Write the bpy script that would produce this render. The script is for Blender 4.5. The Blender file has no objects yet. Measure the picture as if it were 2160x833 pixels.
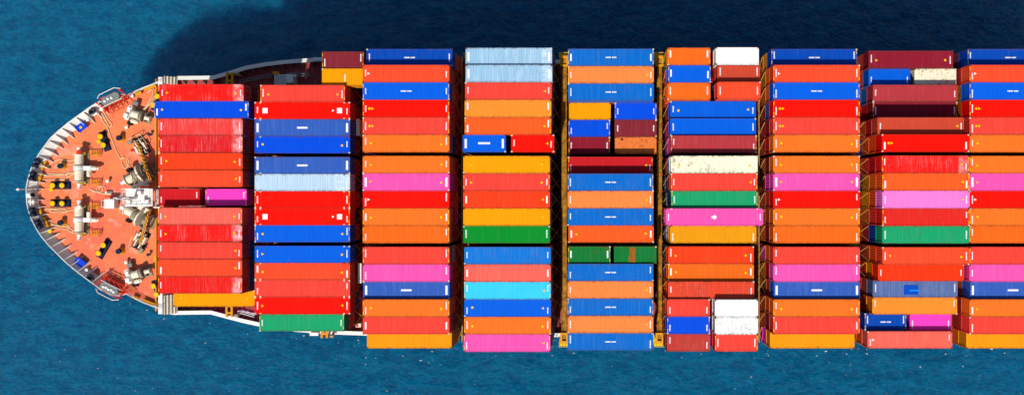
import bpy, math, random
from mathutils import Vector, Matrix
random.seed(7)
D = bpy.data
C = bpy.context.scene.collection
PI = math.pi
CAMZ, FPX, NX, NY = 156.0, 1770.0, 1240.0, 421.0
def sc_(z): return FPX/(CAMZ-z)
def P(px, py, z): s = sc_(z); return ((px-NX)/s, (NY-py)/s, z)
def lin(c):
    return tuple(((v/255)/12.92 if v/255 <= .04045 else ((v/255+.055)/1.055)**2.4) for v in c)

# ------------------------------------------------------------ materials
def nt(name):
    m = D.materials.new(name); m.use_nodes = True
    t = m.node_tree; t.nodes.clear()
    o = t.nodes.new('ShaderNodeOutputMaterial'); b = t.nodes.new('ShaderNodeBsdfPrincipled')
    t.links.new(b.outputs[0], o.inputs[0])
    return m, t, b
def N(t, typ, **kw):
    n = t.nodes.new(typ)
    for k, v in kw.items():
        if k.startswith('i_'):
            key = k[2:]
            n.inputs[int(key) if key.isdigit() else key.replace('_', ' ')].default_value = v
        else: setattr(n, k, v)
    return n
def ramp(t, src, a, b, lo=0., hi=1.):
    n = N(t, 'ShaderNodeMapRange', clamp=True)
    n.inputs[1].default_value = a; n.inputs[2].default_value = b
    n.inputs[3].default_value = lo; n.inputs[4].default_value = hi
    t.links.new(src, n.inputs[0]); return n.outputs[0]
def mix(t, f, a, b, mode='MIX'):
    n = N(t, 'ShaderNodeMix', data_type='RGBA', blend_type=mode)
    for s, v in ((n.inputs[0], f), (n.inputs[6], a), (n.inputs[7], b)):
        if hasattr(v, 'links') or hasattr(v, 'is_linked'): t.links.new(v, s)
        elif isinstance(v, (int, float)): s.default_value = v
        else: s.default_value = (*v, 1) if len(v) == 3 else v
    return n.outputs[2]
def noise(t, vec, scale, det=3, rough=.6):
    n = N(t, 'ShaderNodeTexNoise', i_Scale=scale, i_Detail=det, i_Roughness=rough)
    t.links.new(vec, n.inputs['Vector']); return n.outputs[0]
def mapping(t, vec, s, off=None):
    n = N(t, 'ShaderNodeMapping'); t.links.new(vec, n.inputs[0]); n.inputs['Scale'].default_value = s
    if off is not None: t.links.new(off, n.inputs['Location'])
    return n.outputs[0]

SCALE = 0.785
cm_cache = {}
def paint(rgb, fade=.15, rust=.08, streak=0., name=None, rough=.55):
    """ship container paint: colour, chalky fading across the corrugation, dirt, rust freckles"""
    key = (rgb, fade, rust, streak)
    if key in cm_cache: return cm_cache[key]
    rust = rust*1.8+.10 if rust > 0 else 0; fade = fade*1.15
    m, t, b = nt(name or 'container_paint')
    base = tuple(min(.9, max(.0015, v*SCALE)) for v in lin(rgb))
    tc = N(t, 'ShaderNodeTexCoord'); oi = N(t, 'ShaderNodeObjectInfo')
    cm = N(t, 'ShaderNodeCombineXYZ')
    mu = N(t, 'ShaderNodeMath', operation='MULTIPLY'); mu.inputs[1].default_value = 97.
    t.links.new(oi.outputs['Random'], mu.inputs[0])
    for i in range(3): t.links.new(mu.outputs[0], cm.inputs[i])
    v = tc.outputs['Object']
    v1 = mapping(t, v, (1, 1, 1), cm.outputs[0])
    vs = mapping(t, v, (3.2, .22, .3), cm.outputs[0])
    vf = mapping(t, v, (6.5, .3, .3), cm.outputs[0])
    big = noise(t, v1, .35, 3); st = noise(t, vs, 1.0, 4, .7); fine = noise(t, vf, 1.3, 5, .75); spk = noise(t, v1, 2.3, 6, .75)
    # value variation
    pale = tuple(min(.86, x*.85+.045+.28*math.sqrt(x)*(1.3-x)+.1*(min(base) > .05)) for x in base)
    dark = tuple(x*.72 for x in base)
    c = mix(t, ramp(t, big, .3, .72, 0, .22), base, dark)
    c = mix(t, ramp(t, st, .48, .75, 0, min(1., fade*1.1)), c, pale)
    c = mix(t, ramp(t, fine, .52, .8, 0, .08+fade*.35), c, dark)
    if streak > 0:
        st_big = streak >= .25
        mu2 = N(t, 'ShaderNodeMath', operation='MULTIPLY')
        t.links.new(ramp(t, big, .42, .6), mu2.inputs[0]); t.links.new(ramp(t, fine, .5, .66), mu2.inputs[1])
        mu3 = N(t, 'ShaderNodeMath', operation='MULTIPLY'); mu3.inputs[1].default_value = streak*.65
        t.links.new(mu2.outputs[0], mu3.inputs[0])
        c = mix(t, mu3.outputs[0], c, tuple(min(.88, x*.6+.42) for x in base))
        sp = N(t, 'ShaderNodeSeparateXYZ'); t.links.new(v, sp.inputs[0])
        mu4 = N(t, 'ShaderNodeMath', operation='MULTIPLY'); t.links.new(ramp(t, sp.outputs[0], 4.5, 4.8, 0, 1 if st_big else 0), mu4.inputs[0]); t.links.new(ramp(t, noise(t, v1, .9, 4), .42, .62, .1, .75), mu4.inputs[1])
        c = mix(t, mu4.outputs[0], c, tuple(min(.88, x*.6+.42) for x in base))
    # rust
    rs0 = N(t, 'ShaderNodeMath', operation='MULTIPLY'); t.links.new(ramp(t, spk, .60-.08*rust, .72-.08*rust, 0, min(.85, .3+rust)), rs0.inputs[0]); t.links.new(ramp(t, big, .42, .62), rs0.inputs[1]); rs = rs0.outputs[0]
    c = mix(t, rs, c, (.13, .045, .018))
    # grime gathered along the edges of the roof
    sx = N(t, 'ShaderNodeSeparateXYZ'); t.links.new(v, sx.inputs[0])
    ab = N(t, 'ShaderNodeMath', operation='ABSOLUTE'); t.links.new(sx.outputs[1], ab.inputs[0])
    e = ramp(t, ab.outputs[0], .95, 1.25, 0, 1)
    em = N(t, 'ShaderNodeMath', operation='MULTIPLY'); t.links.new(e, em.inputs[0]); t.links.new(ramp(t, spk, .42, .60, 0, min(.9, .45+rust)), em.inputs[1])
    c = mix(t, em.outputs[0], c, (.10, .045, .02))
    t.links.new(c, b.inputs['Base Color'])
    b.inputs['Roughness'].default_value = rough
    b.inputs['Specular IOR Level'].default_value = .04
    cm_cache[key] = m; return m
def simple(name, rgb, rough=.6, var=.25, scale=1.2, spec=.2, metal=0., dirt=None):
    m, t, b = nt(name)
    tc = N(t, 'ShaderNodeTexCoord')
    base = tuple(min(.85, v*SCALE) for v in lin(rgb))
    n1 = noise(t, tc.outputs['Object'], scale, 5, .65); n2 = noise(t, tc.outputs['Object'], scale*4.1, 4, .7)
    c = mix(t, ramp(t, n1, .35, .7, 0, var), base, tuple(x*(.45 if var < .9 else .16) for x in base))
    c = mix(t, ramp(t, n2, .58, .72, 0, min(1, var*1.6)), c, dirt or (.16, .07, .03))
    t.links.new(c, b.inputs['Base Color'])
    b.inputs['Roughness'].default_value = rough; b.inputs['Specular IOR Level'].default_value = spec; b.inputs['Metallic'].default_value = metal
    return m
M = {
 'white': simple('white_paint', (250, 248, 240), .45, .08, .8, dirt=(.4, .33, .24)),
 'mark': simple('marking_white', (255, 255, 255), .5, .05, 3),
 'yellow': simple('yellow_paint', (255, 205, 0), .45, .12, 2),
 'amber': simple('amber_steel', (240, 165, 20), .5, .3, 1.3),
 'bulwark': simple('pale_grey_paint', (240, 240, 230), .5, .2, .9, dirt=(.25, .2, .15)),
 'winch': simple('cream_machine_paint', (252, 242, 214), .5, .22, 1.6, dirt=(.1, .06, .03)),
 'machine': simple('grey_brown_machine', (170, 155, 125), .5, .5, 2.2, dirt=(.05, .03, .02)),
 'dark': simple('dark_blue_steel', (28, 38, 62), .5, .3, 1.5),
 'black': simple('black_steel', (22, 20, 22), .6, .2, 1.5),
 'red': simple('red_steel', (230, 40, 15), .5, .2, 1.5),
 'grey': simple('grey_steel', (140, 145, 140), .5, .3, 1.5),
 'blue': simple('blue_lid', (0, 70, 230), .5, .1, 1.5),
 'rope': simple('mooring_rope', (245, 222, 170), .9, .25, 5, dirt=(.4, .25, .12)),
 'chain': simple('anchor_chain_steel', (255, 175, 40), .6, .3, 3),
 'girder': simple('rusty_yellow_girder', (200, 140, 30), .65, 1.0, 1.1, dirt=(.06, .02, .01)),
 'bridge': simple('brown_bridge_steel', (120, 62, 30), .7, .5, .8),
 'rod': simple('galvanised_rod', (215, 170, 95), .5, .3, 2),
 'hull': simple('hull_paint', (30, 50, 90), .45, .2, .2),
 'hatch': simple('hatch_cover_paint', (125, 55, 45), .7, .4, .4),
 'casting': simple('casting_paint', (235, 225, 195), .6, .55, 6, dirt=(.2, .08, .03)),
 'castrust': simple('casting_rust', (120, 60, 35), .8, .5, 6),
}
def deck_mat(name, rgb, alt, alt2):
    m, t, b = nt(name)
    tc = N(t, 'ShaderNodeTexCoord'); v = tc.outputs['Object']
    base = tuple(x*SCALE for x in lin(rgb)); a = tuple(x*SCALE for x in lin(alt)); a2 = tuple(x*SCALE for x in lin(alt2))
    c = mix(t, ramp(t, noise(t, v, .16, 5, .6), .38, .68), base, a)
    c = mix(t, ramp(t, noise(t, v, .5, 6, .7), .5, .72, 0, .55), c, a2)
    vs = mapping(t, v, (2.2, .35, 1))
    c = mix(t, ramp(t, noise(t, vs, 1.6, 5, .7), .55, .75, 0, .35), c, tuple(min(.85, x*.8+.12) for x in base))
    c = mix(t, ramp(t, noise(t, v, 1.7, 6, .75), .60, .70, 0, .8), c, (.26, .04, .03))
    c = mix(t, ramp(t, noise(t, v, .33, 5, .75), .56, .64, 0, .5), c, tuple(min(.85, x*.7+.22) for x in base))
    c = mix(t, ramp(t, noise(t, mapping(t, v, (.4, 2.6, 1)), .9, 5, .7), .60, .70, 0, .55), c, (.24, .05, .03))
    # plate seams
    br = N(t, 'ShaderNodeTexBrick', i_Scale=.22, i_Color1=(1, 1, 1, 1), i_Color2=(.93, .93, .93, 1), i_Mortar=(.82, .78, .78, 1))
    br.inputs['Mortar Size'].default_value = .004; t.links.new(v, br.inputs['Vector'])
    c = mix(t, 1., c, br.outputs[0], 'MULTIPLY')
    t.links.new(c, b.inputs['Base Color']); b.inputs['Roughness'].default_value = .7; b.inputs['Specular IOR Level'].default_value = .1
    return m
M['fdeck'] = deck_mat('foredeck_paint', (255, 140, 88), (252, 116, 90), (255, 156, 78))
M['mdeck'] = deck_mat('main_deck_paint', (180, 82, 82), (150, 62, 70), (190, 100, 85))

# ------------------------------------------------------------ mesh builder
class MB:
    def __init__(s): s.v = []; s.f = []; s.mi = []; s.cur = 0
    def add(s, vs, fs):
        o = len(s.v); s.v += [tuple(p) for p in vs]; s.f += [tuple(i+o for i in f) for f in fs]; s.mi += [s.cur]*len(fs); return s
    def box(s, x0, x1, y0, y1, z0, z1, mat=None):
        vs = [(x, y, z) for z in (z0, z1) for y in (y0, y1) for x in (x0, x1)]
        if mat is not None: vs = [mat @ Vector(p) for p in vs]
        return s.add(vs, [(0, 2, 3, 1), (4, 5, 7, 6), (0, 1, 5, 4), (2, 6, 7, 3), (0, 4, 6, 2), (1, 3, 7, 5)])
    def bar(s, a, b, w=.1, h=None, up=(0, 0, 1)):
        a = Vector(a); b = Vector(b); d = b-a; L = d.length
        if L < 1e-6: return s
        x = d/L; u = Vector(up)
        if abs(x.dot(u)) > .98: u = Vector((0, 1, 0))
        y = u.cross(x).normalized(); z = x.cross(y)
        m = Matrix((x, y, z)).transposed().to_4x4(); m.translation = a
        h = h or w
        return s.box(0, L, -w/2, w/2, -h/2, h/2, m)
    def cyl(s, a, b, r, r2=None, n=12):
        a = Vector(a); b = Vector(b); r2 = r if r2 is None else r2
        x = (b-a).normalized(); u = Vector((0, 0, 1))
        if abs(x.dot(u)) > .98: u = Vector((0, 1, 0))
        y = u.cross(x).normalized(); z = x.cross(y)
        vs = []
        for c, q in ((a, r), (b, r2)):
            for i in range(n):
                t = 2*PI*i/n; vs.append(c+y*math.cos(t)*q+z*math.sin(t)*q)
        fs = [(i, (i+1) % n, n+(i+1) % n, n+i) for i in range(n)]+[tuple(range(n))[::-1], tuple(range(n, 2*n))]
        return s.add(vs, fs)
    def lathe(s, a, axis, prof, n=20):
        """prof: list of (distance along the axis, radius)"""
        a = Vector(a); x = Vector(axis).normalized(); u = Vector((0, 0, 1))
        if abs(x.dot(u)) > .98: u = Vector((0, 1, 0))
        y = u.cross(x).normalized(); z = x.cross(y); vs = []
        for d, r in prof:
            for i in range(n):
                t = 2*PI*i/n; vs.append(a+x*d+y*math.cos(t)*r+z*math.sin(t)*r)
        fs = []
        for k in range(len(prof)-1):
            for i in range(n):
                j = (i+1) % n; fs.append((k*n+i, k*n+j, (k+1)*n+j, (k+1)*n+i))
        fs += [tuple(range(n))[::-1], tuple(range((len(prof)-1)*n, len(prof)*n))]
        return s.add(vs, fs)
    def tube(s, pts, r, n=6, closed=False):
        pts = [Vector(p) for p in pts]; m = len(pts); vs = []
        for k, p in enumerate(pts):
            d = (pts[(k+1) % m]-pts[k-1]) if closed else (pts[min(k+1, m-1)]-pts[max(k-1, 0)])
            d = d.normalized(); u = Vector((0, 0, 1))
            if abs(d.dot(u)) > .95: u = Vector((0, 1, 0))
            y = u.cross(d).normalized(); z = d.cross(y)
            for i in range(n):
                t = 2*PI*i/n; vs.append(p+y*math.cos(t)*r+z*math.sin(t)*r)
        fs = []
        for k in range(m if closed else m-1):
            for i in range(n):
                j = (i+1) % n; q = (k+1) % m
                fs.append((k*n+i, k*n+j, q*n+j, q*n+i))
        if not closed: fs += [tuple(range(n))[::-1], tuple(range((m-1)*n, m*n))]
        return s.add(vs, fs)
    def prism(s, poly, z0, z1):
        n = len(poly)
        vs = [(p[0], p[1], z0) for p in poly]+[(p[0], p[1], z1) for p in poly]
        return s.add(vs, [tuple(range(n))[::-1], tuple(range(n, 2*n))]+[(i, (i+1) % n, n+(i+1) % n, n+i) for i in range(n)])
    def mesh(s, name, mats):
        me = D.meshes.new(name); me.from_pydata(s.v, [], s.f)
        for m in (mats if isinstance(mats, (list, tuple)) else [mats]): me.materials.append(m)
        me.polygons.foreach_set('material_index', s.mi); me.update(); return me
    def build(s, name, mats, parent=None, smooth=False):
        me = s.mesh(name, mats)
        if parent is not None:   # world coordinates -> parent's frame
            inv = PM[parent.name].inverted(); me.transform(inv)
        if smooth:
            me.polygons.foreach_set('use_smooth', [True]*len(me.polygons))
            me.set_sharp_from_angle(angle=math.radians(35))
        o = D.objects.new(name, me); C.objects.link(o)
        if parent is not None: o.parent = parent
        return o
PM = {}
def tag(o, label=None, cat=None, group=None, kind=None):
    if label: o['label'] = label
    if cat: o['category'] = cat
    if group: o['group'] = group
    if kind: o['kind'] = kind
    return o
def thing(name, loc, label, cat, group=None, rot=0.):
    o = D.objects.new(name, None); o.empty_display_size = .3; C.objects.link(o)
    o.location = loc; o.rotation_euler = (0, 0, rot)
    PM[o.name] = Matrix.Translation(loc) @ Matrix.Rotation(rot, 4, 'Z')
    return tag(o, label, cat, group)
def child(o, parent, name=None, mesh=None):
    c = D.objects.new(name or o.name, mesh or o.data); C.objects.link(c); c.parent = parent; return c

# ------------------------------------------------------------ container meshes
H0 = 2.7; W2 = 1.219
MAIN = paint((255, 22, 0))
def corr(m, x0, x1, fn, pitch=.28):
    """corrugated strip from x0 to x1; fn(x, d) returns the two edge points, d = 0 or 1 (in/out)"""
    n = max(2, round((x1-x0)/pitch)); p = (x1-x0)/n; xs = []
    for i in range(n):
        b = x0+i*p; xs += [(b, 0), (b+.18*p, 1), (b+.5*p, 1), (b+.68*p, 0)]
    xs.append((x1, 0)); vs = []
    for x, d in xs: vs += list(fn(x, d))
    return m.add(vs, [(2*i, 2*i+2, 2*i+3, 2*i+1) for i in range(len(xs)-1)])
def shell(L):
    m = MB(); h = L/2
    corr(m, -h+.2, h-.2, lambda x, d: ((x, -1.14, 2.645+.03*d), (x, 1.14, 2.645+.03*d)), .36)
    for s in (-1, 1):
        corr(m, -h+.16, h-.16, lambda x, d: ((x, s*(1.165+.036*d), .17), (x, s*(1.165+.036*d), 2.60)))
        m.box(-h+.16, h-.16, *sorted((s*1.14, s*W2)), 2.60, 2.692)
        m.box(-h+.16, h-.16, *sorted((s*1.10, s*W2)), .0, .17)
        for e in (-1, 1):
            m.box(*sorted((e*(h-.16), e*h)), *sorted((s*1.06, s*W2)), .12, 2.58)
    for e in (-1, 1):
        m.box(*sorted((e*(h-.2), e*(h-.01))), -1.05, 1.05, 2.56, 2.688)
        m.box(*sorted((e*(h-.2), e*(h-.01))), -1.05, 1.05, .0, .16)
    if L > 13:
        for s in (-1, 1):
            for e in (-1, 1): m.box(*sorted((e*5.93, e*6.10)), *sorted((s*1.205, s*1.2195)), .12, 2.6)
        for e in (-1, 1): m.box(*sorted((e*5.90, e*6.14)), -1.05, 1.05, 2.655, 2.690)
    # front wall on -X, corrugated
    n = 9; xs = []
    for i in range(n):
        b = -1.06+i*2.12/n; p = 2.12/n; xs += [(b, 0), (b+.18*p, 1), (b+.5*p, 1), (b+.68*p, 0)]
    xs.append((1.06, 0)); vs = []
    for y, d in xs: vs += [(-h+.10-.04*d, y, .16), (-h+.10-.04*d, y, 2.56)]
    m.add(vs, [(2*i, 2*i+1, 2*i+3, 2*i+2) for i in range(len(xs)-1)])
    m.box(-h+.16, h-.16, -1.1, 1.1, .14, .165)
    for e in (-1, 1):
        for s in (-1, 1): m.box(*sorted((e*(h-.178), e*h)), *sorted((s*1.057, s*W2)), 0, .118)
    return m.mesh('shell', MAIN)
def door_mesh():
    """two door leaves with ribs and locking bars, plane at x = 0, facing +X"""
    m = MB()
    for s in (-1, 1):
        m.box(-.07, -.03, *sorted((s*.015, s*1.05)), .17, 2.55)
        for z in (.35, .85, 1.35, 1.85, 2.3): m.box(-.03, -.012, *sorted((s*.06, s*1.0)), z-.09, z+.09)
    m.cur = 1
    for y in (-.82, -.36, .36, .82):
        m.cyl((0, y, .1), (0, y, 2.6), .024, n=6)
        m.box(-.02, .03, y-.06, y+.06, .2, .28); m.box(-.02, .03, y-.06, y+.06, 2.42, 2.5)
    for y in (-.6, .6): m.box(-.005, .02, y-.26, y+.26, 1.1, 1.15)
    return m.mesh('door', [MAIN, M['grey']])
def casting_mesh():
    m = MB()
    m.box(-.178/2, .178/2, -.081, .081, -.118, -.012)
    m.box(-.11, -.05, -.095, .095, -.012, .004); m.box(.05, .11, -.095, .095, -.012, .004)
    m.box(-.05, .05, -.095, -.045, -.012, .004); m.box(-.05, .05, .045, .095, -.012, .004)
    return m.mesh('corner_casting', M['casting'])
SH = {L: shell(L) for L in (6.058, 12.192, 13.716)}
KL = {'20': 6.058, '40': 12.192, '45': 13.716}
DOOR = door_mesh(); CAST = casting_mesh()
def code_mesh(seed, ln=1.0, w=.2, solid=False):
    r = random.Random(seed); m = MB(); y = -ln/2
    if solid: m.box(-w/2, w/2, -ln/2, ln/2, 0, .008)
    else:
        while y < ln/2:
            l = r.choice((.07, .1, .12, .16)); a = w*r.uniform(.42, .5)
            m.box(-a, a*r.uniform(.6, 1), y, min(y+l, ln/2), 0, .008); y += l+.035
    return m.mesh('roof_code', M['mark'])
CODES = [code_mesh(i, random.Random(i).uniform(.8, 1.15), .2) for i in range(6)]+[code_mesh(9, 1.3, .3, True), code_mesh(10, 1.0, .22, True)]
def dash_mesh():
    m = MB(); r = random.Random(3); x = -.75
    while x < .75:
        l = r.choice((.08, .13, .2)); m.box(x, min(x+l, .78), -.09, .09, 0, .008); x += l+(.035 if r.random() < .8 else .14)
    return m.mesh('roof_lettering', M['mark'])
DASH = dash_mesh()
def word_mesh():
    m = MB(); x = -.85; r = random.Random(5)
    while x < .85:
        l = r.choice((.12, .16)); m.box(x, x+l, -.15, .15, 0, .008); x += l+.03
    return m.mesh('roof_lettering', M['mark'])
WORD = word_mesh()
BARM = MB().box(-.75, .75, -.13, .13, 0, .008).mesh('roof_panel_mark', M['mark'])
SQM = MB().box(-.36, .36, -.38, .38, 0, .008).mesh('roof_panel_mark', M['mark'])
DOT = MB().cyl((0, 0, 0), (0, 0, .012), .17, n=14).mesh('roof_dot', M['yellow'])
TRI = MB().prism([(-.17, -.2), (.2, 0), (-.17, .2)], 0, .012).mesh('roof_dot', M['yellow'])
TRIW = MB().prism([(-.17, -.17), (.17, 0), (-.17, .17)], 0, .012).mesh('roof_dot', M['mark'])
_f = MB()
for k in range(6): _f.cyl((.2*math.cos(k*PI/3+.3), .2*math.sin(k*PI/3+.3), 0), (.2*math.cos(k*PI/3+.3), .2*math.sin(k*PI/3+.3), .006+.001*k), .12, n=12)
_f.cyl((0, 0, 0), (0, 0, .014), .13, n=12); _f.box(-.42, -.3, -.12, .12, 0, .01)
EMB = _f.mesh('roof_emblem', M['mark'])
PATCH = MB().prism([(-.5, -1.1), (.45, -1.12), (.52, -.4), (.42, .2), (.5, 1.1), (-.1, 1.12), (-.45, 1.05), (-.38, .3), (-.55, -.3)], 0, .010).mesh('roof_patch', paint((165, 100, 30), .2, .8, 0))
PATCHB = MB().box(-1.05, 1.05, -.85, .55, 0, .008).mesh('roof_patch', paint((0, 80, 200), .1, .1, 0))
PATCHC = MB().box(-.2, 1.35, -.35, -.12, .008, .014).mesh('roof_lettering', simple('bright_blue_lettering', (20, 140, 255), .5, .1, 3))
PATCHD = MB().box(-.16, .16, -.17, .17, 0, .008).mesh('roof_patch', simple('dark_patch', (75, 20, 45), .6, .2, 3))
def haz_mesh():
    m = MB()
    for y in (-.93, -.68, .55, .8): m.box(-.05, .05, y, y+.16, 0, .008)
    m.box(-.06, -.05, -.93, .96, 0, .004)
    return m.mesh('height_mark', M['yellow'])
HAZ = haz_mesh()

# ------------------------------------------------------------ colours of the boxes
K = dict(
 red=((255, 20, 0), .04, .0, 0, 'bright red'), redst=((250, 32, 25), .15, .05, .65, 'red'), redst2=((232, 32, 36), .2, .05, .5, 'worn crimson'),
 red2=((244, 34, 26), .2, .05, .3, 'red'), coral=((250, 72, 58), .15, .03, 0, 'coral red'), coralst=((246, 66, 62), .3, .1, .55, 'streaky coral'),
 verm=((255, 68, 28), .12, .03, 0, 'vermilion'), vermrust=((250, 60, 20), .12, .3, 0, 'rust specked vermilion'), tomato=((255, 80, 44), .15, .04, 0, 'tomato orange'),
 salmon=((255, 106, 88), .15, .04, 0, 'salmon'), orange=((255, 122, 38), .1, .03, 0, 'orange'), orange2=((250, 110, 28), .12, .05, 0, 'deep orange'),
 apricot=((255, 142, 70), .12, .12, 0, 'apricot'), light=((255, 150, 48), .1, .05, 0, 'light orange'), tang=((255, 98, 36), .12, .05, 0, 'tangerine'),
 amber=((255, 166, 0), .04, .06, 0, 'amber yellow'), mustard=((242, 160, 18), .1, .12, 0, 'mustard yellow'), pink=((255, 88, 178), .12, .0, 0, 'pink'),
 hot=((255, 70, 205), .04, .0, 0, 'hot pink'), lpink=((255, 132, 216), .06, .0, 0, 'pale pink'), royal=((0, 82, 228), .04, .02, 0, 'royal blue'),
 azure=((0, 100, 228), .06, .02, 0, 'azure blue'), steel=((52, 98, 190), .25, .12, .1, 'faded blue'), fsteel=((88, 116, 172), .3, .3, .1, 'greyish blue'),
 cobalt=((10, 110, 205), .18, .1, .12, 'cobalt blue'), navy=((0, 76, 184), .12, .05, 0, 'navy blue'), pale=((158, 200, 228), .5, .2, .5, 'pale blue'),
 whiteb=((190, 220, 240), .4, .12, .5, 'whitish blue'), cyan=((62, 214, 250), .1, .08, 0, 'cyan'), sky=((16, 122, 218), .2, .2, .15, 'sky blue'),
 green=((8, 148, 45), .1, .1, 0, 'green'), emer=((28, 168, 108), .12, .2, .1, 'emerald green'), dgreen=((20, 125, 55), .12, .3, 0, 'dark green'),
 maroon=((140, 42, 52), .15, .05, 0, 'maroon'), lmaroon=((190, 60, 66), .15, .2, 0, 'dusty red'), dmaroon=((150, 30, 50), .1, .05, 0, 'dark maroon'),
 strong=((236, 44, 36), .15, .05, 0, 'strong red'), brick=((212, 76, 50), .1, .08, 0, 'brick red'), brickst=((236, 74, 46), .2, .4, .2, 'rusty red'), crimson=((210, 32, 40), .1, .05, 0, 'crimson'),
 white=((255, 255, 255), .0, .0, 0, 'white'), white2=((252, 250, 244), .05, .45, .0, 'white'), cream=((255, 250, 218), .05, .5, .0, 'cream'),
 rustor=((246, 132, 62), .15, .6, 0, 'rust spotted orange'), browned=((200, 62, 52), .2, .35, .3, 'brownish red'))
def cmat(k): c = K[k]; return paint(c[0], c[1], c[2], c[3], name='paint_'+c[4].replace(' ', '_'))
T0 = 38.0; HB = 19.1; PITCH = 2.455; GAP = .5
def rowY(r):
    y = 21.37-PITCH*(r+.5)
    if r > 5: y -= GAP
    if r > 10: y -= GAP
    return y
def row1Y(r):   # the foremost stacks stand a little differently
    edges = {2: 178, 3: 213.5, 4: 250, 5: 286, 6: 322.5, 7: 359, 8: 398, 9: 438, 10: 474, 11: 510.5, 12: 547, 13: 583, 14: 619}
    s = sc_(34.5); return (NY-(edges[r]+18))/s
# row: (row, [(kind, px_left, level, colour, features)...])
def f40(r, x, l, c, ft='c'): return (r, [('40', x, l, c, ft)])
def f45(r, x, l, c, ft='c'): return (r, [('45', x, l, c, ft)])
def pr(r, *a): return (r, [('20',)+q for q in a])
def bayA(x0, top=0):
    o = x0; d = 8 if x0 < 1200 else -4
    return [f40(0, o+d, -.45, 'navy', 'ct'), f40(1, o, 0, 'tomato', 'cw'), f40(2, o, 0, 'azure', 'cth'), f40(3, o, 0, 'red', 'cdh'), f40(4, o, 0, 'coral', 'cd'),
            f40(5, o, 0, 'orange', 'cm'), f40(6, o, 0, 'orange', 'cm'), f40(7, o, 0, 'pink', 'Cm'), f40(8, o, 0, 'red', 'cw'), f40(9, o, 0, 'orange', 'cm'),
            f40(10, o, 0, 'orange2', 'ch'), f40(11, o, 0, 'coral', 'c'), f40(12, o, 0, 'pink', 'c'), f40(13, o+1, -.2, 'steel', 'Cb'), f40(14, o, 0, 'orange', 'cm'),
            f40(15, o, 0, 'coral', 'c'), f40(16, o+(9 if x0 < 1200 else -7), -1, 'mustard', '')]
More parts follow.
